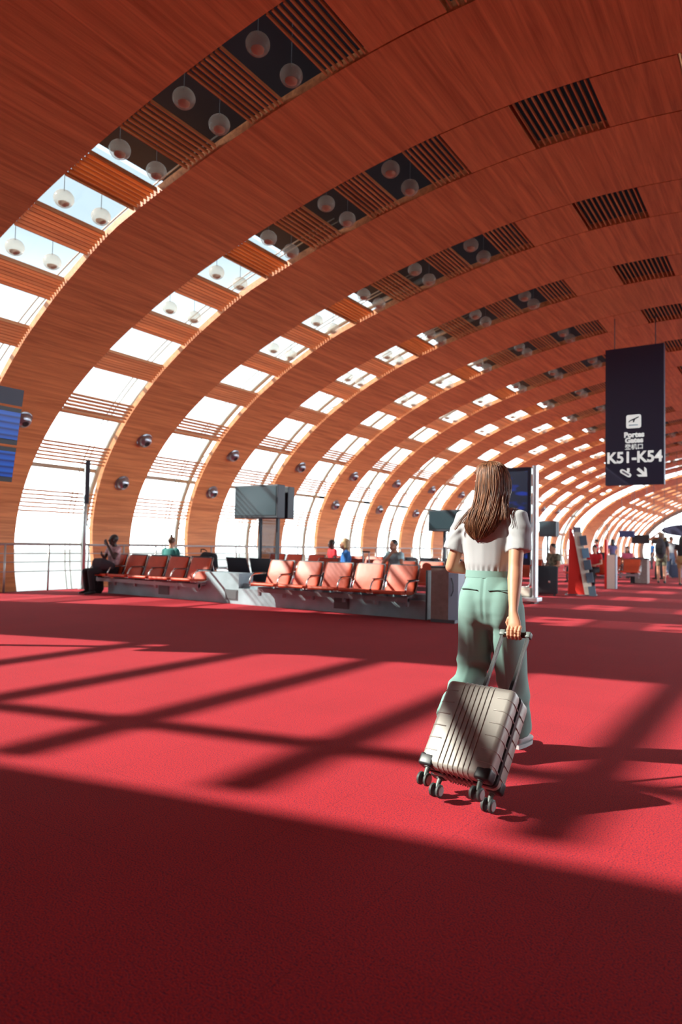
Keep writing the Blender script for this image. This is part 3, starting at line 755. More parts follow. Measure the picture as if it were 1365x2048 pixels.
def rrect(cx_, cz, w, h, r, n=5):
    P = []
    for (sx1, sz1, a0) in ((1, 1, 0), (-1, 1, 90), (-1, -1, 180), (1, -1, 270)):
        for i in range(n+1):
            a = math.radians(a0+90*i/n); P.append((cx_+sx1*(w/2-r)+r*math.cos(a), cz+sz1*(h/2-r)+r*math.sin(a)))
    return P
px_, pz_ = 0.0, sy(838)
flat(rrect(px_-0.01, pz_, 0.36, 0.35, 0.05), 'pictogram', 'white_print')
def rot2(P, a, ox, oz, k=1.0): return [(ox+k*(x*math.cos(a)-y*math.sin(a)), oz+k*(x*math.sin(a)+y*math.cos(a))) for x, y in P]
plane = [(-0.15, 0.0), (-0.10, 0.022), (0.11, 0.022), (0.15, 0.008), (0.11, -0.010), (0.03, -0.014), (-0.03, -0.075), (-0.06, -0.07), (-0.03, -0.012), (-0.11, -0.010), (-0.14, -0.03)]
flat(rot2(plane, math.radians(22), px_, pz_+0.055), 'plane_symbol', 'navy', 0.004)
flat([(px_-0.13, pz_-0.11), (px_+0.10, pz_-0.11), (px_+0.10, pz_-0.085), (px_-0.13, pz_-0.085)], 'plane_symbol', 'poster_blue', 0.004)
# arrow pointing down right
ar = [(-0.16, 0.035), (0.03, 0.035), (-0.075, 0.135), (0.0, 0.135), (0.15, 0.0), (0.0, -0.135), (-0.075, -0.135), (0.03, -0.035), (-0.16, -0.035)]
flat(rot2(ar, math.radians(-43), sxx(1287), sy(944), 1.0), 'arrow', 'white_print')
# jet bridge pictogram: a slanted rounded tube outline with a stub
def capsule(L, r, n=8):
    P = [(L/2+r*math.cos(a), r*math.sin(a)) for a in np.linspace(-math.pi/2, math.pi/2, n)]
    return P+[(-L/2+r*math.cos(a), r*math.sin(a)) for a in np.linspace(math.pi/2, 3*math.pi/2, n)]
flat(rot2(capsule(0.20, 0.055), math.radians(-33), sxx(1253), sy(944)), 'pictogram', 'white_print')
flat(rot2(capsule(0.17, 0.024), math.radians(-33), sxx(1253), sy(944)), 'pictogram', 'bin_side', 0.004)
flat(rot2([(0, 0), (0.06, 0), (0.06, 0.10), (0, 0.10)], 0, sxx(1256), sy(942)), 'pictogram', 'white_print')
for xx in (-0.5, 0.5):
    mb = MB(); mb.tube([(xx, 0.10, SH), (xx, 0.10, 7.32-2.865)], 0.012, 6); mb.build('hanger', 'steel_dark', t, smooth=True)

def board(loc, w, h, m, label, zt, d=0.15, stripe=None, name='hanging_sign', cat='sign'):
    t = thing(name, label, cat, loc)
    mb = MB(); mb.box((0, 0, h/2), (w, d, h)); b = mb.build('sign_board', m, t)
    if stripe:
        mb = MB(); mb.box((0, -d/2-0.01, h*0.82), (w*0.8, 0.012, h*0.08)); mb.build('stripe', stripe, b)
    for xx in (-w*0.35, w*0.35):
        mb = MB(); mb.tube([(xx, 0, h), (xx, 0, zt-loc[2])], 0.012, 5); mb.build('hanger', 'steel_dark', t)
    return t
board((-7.72, 40, 1.86), 0.75, 0.34, 'sign_blue', 'small distant mid-blue hanging sign left of the dark gate monitors', 6.6)
board((-7.1, 40.5, 1.52), 0.9, 0.47, 'black_plastic', 'distant black gate monitor behind the backpacker', 6.7, name='gate_monitor', cat='monitor')
board((-6.1, 40, 1.52), 0.75, 0.36, 'sign_olive', 'distant olive sign with an orange stripe before the far glass wall', 6.85, stripe='sign_orange')
t = thing('oval_sign', 'dark blue oval sign hanging before the far glass wall', 'sign', (-5.0, 45, 2.37))
P = [(1.75*math.cos(a), 0.37*math.sin(a)) for a in np.linspace(0, 2*math.pi, 40, endpoint=False)]
mb = MB(); mb.prism(P, lambda x, z, e: Vector((x, e, z)), 0.12); mb.build('sign_board', 'navy', t)
mb = MB(); mb.box((0.15, -0.01, 0.0), (1.5, 0.012, 0.30)); mb.build('panel', 'black_plastic', t)
for xx in (-0.9, 0.9):
    mb = MB(); mb.tube([(xx, 0.06, 0.3), (xx, 0.06, 4.75)], 0.012, 5); mb.build('hanger', 'steel_dark', t)
# ------------------------------------------------------------------ the suitcase
mat('case_shell', (0.36, 0.335, 0.305), 0.48, metal=0.35, bump=(60, 0.03))
mat('case_black', (0.015, 0.017, 0.02), 0.42)
mat('case_grey', (0.12, 0.15, 0.14), 0.45)
mat('tyre', (0.05, 0.06, 0.06), 0.6)
mat('hub', (0.38, 0.36, 0.36), 0.4)
CW, CH, CD0, CD1, CZ = 0.368, 0.447, 0.030, -0.161, 0.060
case = thing('suitcase', 'silver grey ribbed hard-shell cabin suitcase tilted on its wheels behind the woman', 'suitcase', (-1.318, 3.066, 0.030))
Rc = RZ(-0.126) @ RX(-(math.pi/2-0.926))
case.rotation_euler = Rc.to_euler()
def rbox(w, d, h, r, c, name, m, par, rs=6):
    """box with vertical and front edges well rounded"""
    mb = MB(); mb.box(c, (w, d, h), bevel=r); return mb.build(name, m, par, smooth=True, angle=60)
zc = CZ+CH/2
ysp = -0.066
fs = rbox(CW, ysp-0.008-CD1, CH, 0.028, (0, (ysp-0.008+CD1)/2, zc), 'front_shell', 'case_shell', case)
rs_ = rbox(CW, CD0-ysp-0.008, CH, 0.028, (0, (CD0+ysp+0.008)/2, zc), 'rear_shell', 'case_shell', case)
rbox(CW-0.012, 0.040, CH-0.012, 0.018, (0, ysp, zc), 'core_band', 'case_black', case)
def zip_ring():
    mb = MB(); P = rr2(CW+0.004, CH+0.004, 0.045)
    pts = [(x, ysp, z+zc) for x, z in P]+[(P[0][0], ysp, P[0][1]+zc)]
    mb.tube(pts, (0.013, 0.005), 8, hint=(0, 1, 0)); return mb
def rr2(w, h, r, n=6):
    P = []
    for (sx1, sz1, a0) in ((1, 1, 0), (-1, 1, 90), (-1, -1, 180), (1, -1, 270)):
        for i in range(n+1):
            a = math.radians(a0+90*i/n); P.append((sx1*(w/2-r)+r*math.cos(a), sz1*(h/2-r)+r*math.sin(a)))
    return P
zmb = MB()
P = rr2(CW+0.003, CH+0.003, 0.03, 6)
for i in range(len(P)):
    a, b = P[i], P[(i+1) % len(P)]
zmb.loft([[Vector((x*k, y, z*k+zc)) for x, z in P] for k, y in ((0.97, ysp-0.013), (1.0, ysp-0.011), (1.0, ysp+0.011), (0.97, ysp+0.013))])
zmb.build('zip', 'case_black', case, smooth=True, angle=40)
# vertical ribs on the face, wrapping over top and bottom
yF = CD1-0.0005
mb = MB()
for i in range(7):
    x = -0.082+0.0265*i
    pts = [(x, ysp-0.02, CZ-0.001), (x, CD1+0.03, CZ-0.001), (x, CD1+0.008, CZ+0.008), (x, yF, CZ+0.030), (x, yF, CZ+CH-0.03), (x, CD1+0.008, CZ+CH-0.008), (x, CD1+0.03, CZ+CH+0.001), (x, ysp-0.02, CZ+CH+0.001)]
    mb.tube(pts, (0.0042, 0.0032), 8, hint=(1, 0, 0))
mb.build('ribs', 'case_shell', fs, smooth=True)
mb = MB()
for i in range(7):
    x = -0.082+0.0265*i
    pts = [(x, CD0, CZ-0.0), (x, CD0+0.0005, CZ+0.03), (x, CD0+0.0005, CZ+CH-0.03), (x, CD0-0.03, CZ+CH+0.001), (x, ysp+0.02, CZ+CH+0.001)]
    mb.tube(pts, (0.0042, 0.0032), 8, hint=(1, 0, 0))
    mb.tube([(x, CD0-0.02, CZ-0.001), (x, ysp+0.02, CZ-0.001)], (0.004, 0.004), 6, hint=(1, 0, 0))
mb.build('ribs', 'case_shell', rs_, smooth=True)
mb = MB(); mb2 = MB()
for i in range(6):
    z = CZ+0.075+0.0625*i
    for sd in (-1, 1):
        x1 = sd*(CW/2)
        mb.tube([(sd*0.108, yF, z), (sd*0.155, yF, z), (x1-sd*0.010, CD1+0.007, z-0.003), (x1+sd*0.0004, CD1+0.028, z-0.006), (x1+sd*0.0004, ysp-0.016, z-0.016)], (0.0036, 0.0028), 7, hint=(0, 0, 1), dome=True)
        mb2.tube([(x1+sd*0.0004, ysp+0.016, z-0.020), (x1+sd*0.0004, CD0-0.028, z-0.030), (x1-sd*0.010, CD0-0.007, z-0.033), (sd*0.155, CD0+0.0005, z-0.035)], (0.0036, 0.0028), 7, hint=(0, 0, 1), dome=True)
mb.build('ribs', 'case_shell', fs, smooth=True); mb2.build('ribs', 'case_shell', rs_, smooth=True)
# wheels
for (y0, front) in ((0.0, False), (CD1+0.030, True)):
    for sd in (-1, 1):
        x = sd*(CW/2-0.045)
        h = rbox(0.078, 0.066 if front else 0.056, 0.060, 0.012, (sd*(CW/2-0.036), y0+(0.002 if front else -0.002), CZ+0.026), 'wheel_housing', 'case_black', case)
        ca = math.radians(0 if front else 0)
        f = MB(); f.tube([(x, y0, CZ+0.01), (x, y0, CZ-0.006), (x, y0, 0.012), (x, y0, 0.0)], [0.014, 0.013, 0.010, 0.009], 10, hint=(0, 1, 0)); f.lathe([(0.0, CZ-0.006), (0.021, CZ-0.006), (0.021, CZ+0.004), (0.0, CZ+0.004)], (x, y0, 0), n=16)
        w = f.build('caster', 'case_grey', case, smooth=True, angle=40)
        for sx2 in (-1, 1):
            q = MB(); q.lathe([(0.0, -0.007), (0.026, -0.008), (0.030, -0.005), (0.030, 0.005), (0.026, 0.008), (0.0, 0.007)], (x+sx2*0.018, y0, 0), RY(math.pi/2), n=22); q.build('wheel', 'tyre', w, smooth=True, angle=40)
            q = MB(); q.lathe([(0.0, 0.0), (0.022, 0.0), (0.021, 0.0025), (0.0, 0.003)], (x+sx2*0.0265, y0, 0), RY(math.pi/2*sx2), n=20); q.build('hub', 'hub', w, smooth=True, angle=40)
# telescopic handle on the far face
HL = 0.383; HX = 0.073; HY = 0.006
for sd in (-1, 1):
    mb = MB(); mb.box((sd*HX, HY, CZ+CH+0.05), (0.019, 0.024, 0.13), bevel=0.003); mb.build('handle_tube', 'case_black', case)
    mb = MB(); mb.box((sd*HX, HY, CZ+CH+0.20), (0.0145, 0.018, 0.34), bevel=0.002); mb.box((sd*HX-0.003, HY-0.0095, CZ+CH+0.22), (0.0022, 0.002, 0.29)); r_ = mb.build('handle_rod', 'case_black', case)
    mb = MB(); mb.box((sd*HX+0.0075, HY, CZ+CH+0.20), (0.002, 0.016, 0.33)); mb.build('rod_highlight', 'case_grey', r_)  # grey strip stands in for the highlight along the rod
mb = MB(); mb.box((0, HY, CZ+CH+HL), (0.13, 0.030, 0.024), bevel=0.008); mb.build('grip', 'case_black', case, smooth=True, angle=50)
for sd in (-1, 1):
    mb = MB(); mb.box((sd*(HX-0.001), HY, CZ+CH+HL), (0.033, 0.034, 0.034), bevel=0.006); mb.build('grip_corner', 'case_grey', case, smooth=True, angle=50)
GRIP = Vector((-1.318, 3.066, 0.030))+Rc @ Vector((0, HY, CZ+CH+HL))

# ------------------------------------------------------------------ people
from mathutils import noise as mnoise
def wrinkle(o, fn):
    me = o.data
    nr = [v.normal.copy() for v in me.vertices]
    for v, n in zip(me.vertices, nr): v.co = v.co+n*fn(v.co)
    me.update()
mat('white_knit', (0.42, 0.43, 0.445), 0.85, bump=(420, 0.10), vary=(3, 0.04))
mat('sage_cloth', (0.20, 0.355, 0.315), 0.8, bump=(500, 0.15), vary=(2.5, 0.06))
mat('sage_dark', (0.07, 0.14, 0.12), 0.8)
mat('shoe_white', (0.50, 0.50, 0.50), 0.6)
mat('gold', (0.75, 0.62, 0.42), 0.25, metal=1.0)
mat('nail', (0.62, 0.30, 0.24), 0.3)
def hair_material(name, c0, c1):
    m = bpy.data.materials.new(name); m.use_nodes = True; t = m.node_tree; p = t.nodes['Principled BSDF']
    co = t.nodes.new('ShaderNodeTexCoord'); mp = t.nodes.new('ShaderNodeMapping'); mp.inputs['Scale'].default_value = (90, 90, 3)
    n = t.nodes.new('ShaderNodeTexNoise'); n.inputs['Scale'].default_value = 1; n.inputs['Detail'].default_value = 3
    r = t.nodes.new('ShaderNodeValToRGB'); e = r.color_ramp.elements; e[0].position = 0.35; e[0].color = c0; e[1].position = 0.65; e[1].color = c1
    t.links.new(co.outputs['Object'], mp.inputs[0]); t.links.new(mp.outputs[0], n.inputs['Vector']); t.links.new(n.outputs['Fac'], r.inputs[0]); t.links.new(r.outputs[0], p.inputs['Base Color'])
    b = t.nodes.new('ShaderNodeBump'); b.inputs['Strength'].default_value = 0.6; b.inputs['Distance'].default_value = 0.004; t.links.new(n.outputs['Fac'], b.inputs['Height']); t.links.new(b.outputs['Normal'], p.inputs['Normal'])
    p.inputs['Roughness'].default_value = 0.42; p.inputs['Specular IOR Level'].default_value = 0.5
    MATS[name] = m
hair_material('hair_brown', (0.07, 0.026, 0.012, 1), (0.36, 0.155, 0.075, 1))
hair_material('hair_black', (0.010, 0.008, 0.008, 1), (0.03, 0.024, 0.022, 1))
hair_material('hair_blonde', (0.30, 0.19, 0.09, 1), (0.52, 0.36, 0.19, 1))
hair_material('hair_mid', (0.07, 0.035, 0.02, 1), (0.16, 0.08, 0.045, 1))

WX, WY = -1.49, 3.85
wm = thing('person', 'woman with long brown hair, white top and sage trousers pulling the suitcase', 'person', (WX, WY, 0))
V = Vector
HF = V((-0.97, 0.24, 0)).normalized(); HS = V((HF.y, -HF.x, 0))      # facing, and the right-hand side of the head
HC = V((-0.005, 0.005, 1.565))
def hp(r, f, u): return HC+HS*r+HF*f+V((0, 0, u))
HR = Matrix((HS, HF, V((0, 0, 1)))).transposed()
b = MB()
b.ball(hp(0, -0.012, 0.022), (0.073, 0.090, 0.090), 20, 14, HR)
b.ball(hp(0, 0.028, -0.040), (0.054, 0.058, 0.074), 18, 12, HR)
b.ball(hp(0, 0.058, -0.085), (0.026, 0.024, 0.022), 12, 8, HR)            # chin
b.tube([hp(0, 0.078, 0.022), hp(0, 0.094, -0.006), hp(0, 0.104, -0.022), hp(0, 0.090, -0.032)], [(0.008, 0.008), (0.010, 0.010), (0.013, 0.012), (0.012, 0.009)], 8, hint=HS, dome=True)   # nose
b.ball(hp(0, 0.083, -0.054), (0.022, 0.010, 0.007), 10, 6, HR); b.ball(hp(0, 0.081, -0.066), (0.020, 0.011, 0.008), 10, 6, HR)
b.tube([hp(-0.045, 0.073, 0.018), hp(0, 0.082, 0.026), hp(0.045, 0.073, 0.018)], 0.009, 8, hint=(0, 0, 1), dome=True)
for sd in (-1, 1): b.ball(hp(sd*0.072, -0.004, -0.012), (0.008, 0.018, 0.029), 10, 8, HR)
b.tube([V((-0.005, 0.0, 1.52)), V((0, -0.015, 1.46)), V((0, -0.02, 1.40)), V((0, -0.015, 1.34))], [(0.050, 0.054), (0.050, 0.052), (0.068, 0.056), (0.10, 0.07)], 16)
b.tube([V((-0.145, 0, 1.375)), V((0, -0.015, 1.385)), V((0.150, -0.01, 1.375))], [(0.045, 0.045), (0.055, 0.055), (0.045, 0.045)], 14, dome=True)
b.tube([V((0, 0, 1.36)), V((0, 0, 1.22)), V((0, 0, 1.05)), V((0, 0, 0.94))], [(0.14, 0.09), (0.125, 0.085), (0.11, 0.08), (0.14, 0.10)], 20)
# right arm, hanging back to the handle
SHR, ELR = V((0.168, -0.015, 1.365)), V((0.186, -0.105, 1.085))
G = GRIP-V((WX, WY, 0))
WRR = G+V((-0.020, 0.018, 0.112))
b.tube([SHR, SHR.lerp(ELR, 0.3), SHR.lerp(ELR, 0.7), ELR, ELR.lerp(WRR, 0.25), ELR.lerp(WRR, 0.6), ELR.lerp(WRR, 0.88), WRR],
       [(0.050, 0.050), (0.047, 0.047), (0.042, 0.042), (0.039, 0.040), (0.041, 0.040), (0.034, 0.032), (0.026, 0.022), (0.026, 0.020)], 16, dome=True)
b.ball(ELR+V((0.0, -0.020, -0.002)), (0.022, 0.022, 0.026), 12, 8)
# left arm bent, forearm brought in front of the waist
SHL, ELL, WRL = V((-0.158, 0.0, 1.365)), V((-0.236, -0.020, 1.075)), V((-0.085, 0.185, 1.060))
b.tube([SHL, SHL.lerp(ELL, 0.3), SHL.lerp(ELL, 0.7), ELL], [(0.048, 0.048), (0.045, 0.045), (0.040, 0.040), (0.037, 0.037)], 14, dome=True)
b.tube([ELL, ELL.lerp(WRL, 0.3), ELL.lerp(WRL, 0.8), WRL], [(0.037, 0.037), (0.039, 0.038), (0.027, 0.024), (0.025, 0.020)], 14, dome=True)
# ankles and shins that show below the hems
b.tube([V((0.085, 0.245, 0.24)), V((0.078, 0.265, 0.075))], [(0.042, 0.044), (0.034, 0.036)], 12, dome=True)
b.tube([V((-0.125, -0.10, 0.34)), V((-0.14, -0.275, 0.135))], [(0.042, 0.044), (0.034, 0.036)], 12, dome=True)
# right hand closed over the grip: fingers come down the near side and curl under
kn = []
ax = (Rc @ V((1, 0, 0))).normalized()
pal = MB()
K0 = G+V((0, -0.012, 0.030))
b.tube([WRR, WRR.lerp(K0, 0.35), WRR.lerp(K0, 0.75), K0], [(0.026, 0.020), (0.033, 0.019), (0.038, 0.018), (0.038, 0.014)], 16, hint=(0, 1, 0.1), dome=True)
hand = MB()
for i, (dx, L) in enumerate(((-0.031, 0.9), (-0.010, 1.0), (0.012, 0.96), (0.032, 0.82))):
    base = K0+ax*dx
    p0 = base+V((0, -0.002, 0.012)); p1 = base+V((0, -0.021, -0.006)); p2 = base+V((0, -0.024, -0.022-0.010*L)); p3 = base+V((0, -0.008, -0.036-0.014*L)); p4 = base+V((0, 0.010, -0.038-0.010*L))
    hand.tube([p0, p1, p2, p3, p4], [(0.0098, 0.0098), (0.0100, 0.0095), (0.0092, 0.0088), (0.0084, 0.008), (0.0072, 0.007)], 12, hint=ax, dome=True)
    hand.ball(p1, (0.0108, 0.0104, 0.0108), 10, 8); hand.ball(p2, (0.0096, 0.0095, 0.0098), 10, 8)
tb = WRR.lerp(K0, 0.40)+ax*(-0.026)
hand.tube([tb, tb+V((-0.014, 0.010, -0.020)), G+ax*(-0.036)+V((0, 0.026, 0.012)), G+ax*(-0.024)+V((0, 0.030, -0.010))], [(0.014, 0.014), (0.012, 0.012), (0.0105, 0.010), (0.008, 0.008)], 12, hint=(0, 1, 0), dome=True)
# left hand, relaxed
d_ = (WRL-ELL).normalized(); h1 = WRL+d_*0.075
b.tube([WRL, WRL+d_*0.03, h1], [(0.025, 0.018), (0.034, 0.015), (0.037, 0.013)], 14, hint=(0, 0, 1), dome=True)
sdv = d_.cross(V((0, 0, 1))).normalized(); upv = V((0, 0, 1))
for i, (dx, L) in enumerate(((0.028, 0.066), (0.010, 0.074), (-0.009, 0.070), (-0.027, 0.056))):
    q0 = h1+upv*dx*0.9
    hand.tube([q0, q0+d_*L*0.45, q0+d_*L*0.75+sdv*0.012, q0+d_*L*0.90+sdv*0.026], [0.0088, 0.0085, 0.0078, 0.0065], 10, dome=True)
hand.tube([WRL+d_*0.025+upv*0.024, WRL+d_*0.055+upv*0.046, WRL+d_*0.085+upv*0.050], [0.012, 0.010, 0.008], 10, dome=True)
body = union(b, 'body', 'skin', wm, voxel=0.0065, smooth=5, extra=hand)
body.name = 'body'
for sd in (-1, 1):
    e = MB(); e.ball(hp(sd*0.030, 0.073, 0.008), (0.011, 0.008, 0.009), 12, 8, HR); e.build('eye', 'shoe_white', wm, smooth=True)
mb = MB(); ring = K0+ax*0.012+V((0, -0.0235, -0.016)); mb.lathe([(0.0096, -0.0028), (0.0112, -0.0028), (0.0112, 0.0028), (0.0096, 0.0028)], ring, RX(0.1), n=18); mb.ball(ring+V((0, -0.012, 0)), 0.0032, 8, 6); mb.build('ring', 'gold', wm, smooth=True, angle=40)

# shirt: body tucked in at the waist, two loose sleeves
s = MB()
s.tube([V((0.0, 0.0, 1.030)), V((0.0, 0, 1.055)), V((0, -0.002, 1.10)), V((0, -0.002, 1.18)), V((0, -0.004, 1.26)), V((0, -0.008, 1.33)), V((0, -0.012, 1.375)), V((0, -0.014, 1.41)), V((0, -0.014, 1.435)), V((0, -0.012, 1.45))],
       [(0.132, 0.098), (0.143, 0.108), (0.153, 0.114), (0.160, 0.116), (0.168, 0.118), (0.176, 0.112), (0.168, 0.098), (0.125, 0.080), (0.082, 0.066), (0.066, 0.060)], 28)
s.tube([V((0.110, -0.012, 1.375)), V((0.172, -0.014, 1.362)), V((0.184, -0.032, 1.30)), V((0.190, -0.050, 1.23)), V((0.194, -0.062, 1.175))],
       [(0.058, 0.058), (0.063, 0.062), (0.064, 0.062), (0.065, 0.062), (0.069, 0.065)], 20)
s.tube([V((-0.110, -0.012, 1.375)), V((-0.162, -0.006, 1.362)), V((-0.182, -0.008, 1.30)), V((-0.205, -0.012, 1.23)), V((-0.220, -0.014, 1.175))],
       [(0.058, 0.058), (0.061, 0.060), (0.061, 0.060), (0.064, 0.062), (0.070, 0.066)], 20)
shirt = union(s, 'shirt', 'white_knit', wm, voxel=0.0075, smooth=7)
def shirt_w(p):
    f = 0.0045*mnoise.noise(V((p.x*16, p.y*16, p.z*4)))                        # long soft folds
    if abs(p.x) > 0.12: f += 0.0035*math.sin((p.z*1.2+abs(p.x))*70+3*mnoise.noise(p*9))*max(0, 1-abs(p.z-1.30)/0.09)
    if p.z < 1.10: f += 0.005*math.sin(math.atan2(p.y, p.x)*22)*(1.10-p.z)/0.07
    return f
wrinkle(shirt, shirt_w)

# trousers
t_ = MB()
t_.tube([V((0, 0, 1.062)), V((0, -0.002, 1.03)), V((0.004, -0.006, 0.97)), V((0.008, -0.012, 0.90)), V((0.010, -0.008, 0.84)), V((0.006, 0.0, 0.79)), V((0.0, 0.01, 0.755)), V((0.0, 0.02, 0.735))],
        [(0.137, 0.104), (0.142, 0.110), (0.164, 0.124), (0.182, 0.132), (0.184, 0.128), (0.176, 0.112), (0.13, 0.075), (0.06, 0.03)], 30)
for sd in (-1, 1): t_.ball(V((0.01+sd*0.084, -0.052, 0.870)), (0.096, 0.092, 0.150), 18, 12)
t_.tube([V((0.095, 0.0, 0.86)), V((0.100, 0.025, 0.74)), V((0.096, 0.070, 0.60)), V((0.090, 0.115, 0.47)), V((0.088, 0.165, 0.33)), V((0.085, 0.215, 0.20)), V((0.083, 0.245, 0.10))],
        [(0.100, 0.118), (0.096, 0.115), (0.092, 0.108), (0.090, 0.104), (0.088, 0.104), (0.086, 0.106), (0.084, 0.108)], 26)
t_.tube([V((-0.085, -0.005, 0.86)), V((-0.096, 0.015, 0.74)), V((-0.106, 0.035, 0.60)), V((-0.112, 0.030, 0.48)), V((-0.124, -0.045, 0.38)), V((-0.135, -0.135, 0.295)), V((-0.142, -0.215, 0.22))],
        [(0.100, 0.118), (0.098, 0.116), (0.096, 0.110), (0.095, 0.104), (0.095, 0.100), (0.094, 0.100), (0.092, 0.100)], 26)
tr = union(t_, 'trousers', 'sage_cloth', wm, voxel=0.008, smooth=14)
def tr_w(p):
    f = 0.004*mnoise.noise(V((p.x*9, p.y*9, p.z*5)))
    g = 0.0
    if p.x < 0.0: g += 0.014*math.sin(p.z*62+4*mnoise.noise(p*6))*max(0, 1-abs(p.z-0.45)/0.13)
    g += 0.005*math.sin(p.z*60+5*mnoise.noise(p*7))*max(0, 1-abs(p.z-0.755)/0.07)*max(0, 1-abs(p.x-0.05)/0.07)
    if p.x > 0.0: g += 0.006*math.sin(p.z*40+6*mnoise.noise(p*5))*max(0, 1-abs(p.z-0.30)/0.2)
    sx1 = 0.095 if p.x > 0 else -0.100                                          # pressed crease down the back of each leg
    if p.z < 0.80: f += 0.0065*math.exp(-((p.x-sx1)/0.012)**2)*min(1, (0.80-p.z)/0.22)
    d = p.x-0.008
    if p.y < 0 and p.z > 0.76: f -= 0.005*math.exp(-(d/0.007)**2)*min(1, (p.z-0.76)/0.06)              # centre back seam
    return f+g
wrinkle(tr, tr_w)
def on_back(x, z):                                                             # a point on the back of the trousers
    best = None
    for v in tr.data.vertices:
        c = v.co
        if c.y < 0 and abs(c.x-x) < 0.014 and abs(c.z-z) < 0.014 and (best is None or c.y < best): best = c.y
    return best if best is not None else -0.1
mb = MB(); R_ = []
for a in np.linspace(0, 2*math.pi, 40, endpoint=False):
    R_.append((math.cos(a), math.sin(a)))
mb.loft([[V((c*(rx)*1.0, sn*ry-0.001, z)) for c, sn in R_] for rx, ry, z in ((0.140, 0.107, 1.062), (0.1445, 0.1115, 1.062), (0.1475, 0.1155, 1.022), (0.143, 0.111, 1.022))]); mb.build('waistband', 'sage_cloth', tr, smooth=True, angle=50)
for sd in (-1, 1):
    pts = []
    for q in np.linspace(-0.055, 0.055, 7):
        x = 0.008+sd*0.088+q; z = 0.958-abs(q)*0.05+sd*q*0.04; pts.append(V((x, on_back(x, z)-0.0015, z)))
    mb = MB(); mb.tube(pts, (0.0035, 0.0025), 6, hint=(0, 0, 1)); mb.build('pocket', 'sage_dark', tr, smooth=True)
def shoe(ankle, yaw, pitch, name='shoe'):
    R = RZ(yaw) @ RX(pitch); A = V(ankle)
    m_ = MB()
    rr = [(-0.055, 0.026, 0.035, 0.030), (-0.03, 0.036, 0.042, 0.040), (0.02, 0.038, 0.040, 0.036), (0.08, 0.042, 0.028, 0.028), (0.13, 0.043, 0.022, 0.022), (0.165, 0.034, 0.017, 0.017), (0.185, 0.015, 0.010, 0.012)]
    rings = []
    for y, w, zc2, hz in rr:
        rings.append([A+R @ V((w*math.cos(a), y, -0.075+0.012+zc2+hz*math.sin(a))) for a in np.linspace(0, 2*math.pi, 16, endpoint=False)])
    m_.loft(rings)
    o = m_.build(name, 'shoe_white', wm, smooth=True)
    m2 = MB(); m2.loft([[A+R @ V((w*1.05*c, y, z)) for w, y, c in ((0.034, -0.058, -0.8), (0.034, -0.058, 0.8), (0.042, 0.02, 1), (0.045, 0.11, 1), (0.036, 0.165, 0.8), (0.036, 0.165, -0.8), (0.045, 0.11, -1), (0.042, 0.02, -1))] for z in (-0.075, -0.052)])
    m2.build('sole', 'shoe_white', o, smooth=True, angle=40)
shoe((0.078, 0.275, 0.077), -0.05, 0.0)
shoe((-0.14, -0.285, 0.150), 0.1, -0.62)

# hair
HZ = [(1.700, 0.0, 0.0, 0.018, 0.018), (1.692, 0.0, 0.0, 0.046, 0.048), (1.668, 0, 0, 0.078, 0.080), (1.63, 0.003, 0, 0.096, 0.096), (1.58, 0.006, -0.004, 0.106, 0.104), (1.53, 0.008, -0.012, 0.108, 0.102), (1.48, 0.004, -0.030, 0.108, 0.094),
      (1.43, -0.002, -0.055, 0.110, 0.078), (1.38, -0.016, -0.080, 0.122, 0.062), (1.33, -0.030, -0.098, 0.120, 0.050), (1.285, -0.036, -0.108, 0.092, 0.038), (1.25, -0.032, -0.112, 0.044, 0.026), (1.232, -0.030, -0.112, 0.016, 0.012)]
def hair_pt(a, k, out=0.0):
    """a angle round the head, k fractional ring index"""
    i = min(int(k), len(HZ)-2); f = k-i; A, B = HZ[i], HZ[i+1]
    z, cx_, cy_, rx, ry = [A[j]*(1-f)+B[j]*f for j in range(5)]
    d = V((math.cos(a), math.sin(a), 0)); fc = d.dot(HF)
    g = 1.0
    if z < 1.625 and fc > 0.35: g = 1-min(1, (fc-0.35)/0.4)*0.60*min(1, (1.625-z)/0.03)
    return V((cx_+(rx*g+out)*math.cos(a), cy_+(ry*g+out)*math.sin(a), z))
h = MB(); NA = 40
h.loft([[hair_pt(2*math.pi*j/NA, k) for j in range(NA)] for k in np.linspace(0, len(HZ)-1.001, 40)])
hb = h.build('hair', 'hair_brown', wm, smooth=True)
wrinkle(hb, lambda p: 0.007*mnoise.noise(V((math.atan2(p.y+0.05, p.x)*5.5, 0, p.z*1.5))) if p.z < 1.69 else 0)
h = MB(); rnd = random.Random(3)
for i in range(900):
    a0 = rnd.uniform(0, 2*math.pi)
    if V((math.cos(a0), math.sin(a0), 0)).dot(HF) > 0.72: continue
    k1 = rnd.uniform(9.4, 11.9); a = a0; out = rnd.uniform(-0.001, 0.005); ph = rnd.uniform(0, 6); pts = []
    drift = rnd.uniform(-0.25, 0.25)
    for k in np.linspace(rnd.uniform(0.3, 1.5), k1, 15):
        w_ = 0.008*(k/12)**2
        p = hair_pt(a+drift*(k/12), k, out)+V((w_*math.sin(k*0.9+ph), w_*math.cos(k*0.7+ph), 0)); pts.append(p)
    h.tube(pts, [(0.0008+0.0014*math.sin(math.pi*min(q/14+0.08, 1)),)*2 for q in range(15)], 5, hint=(0.3, 1, 0.1))
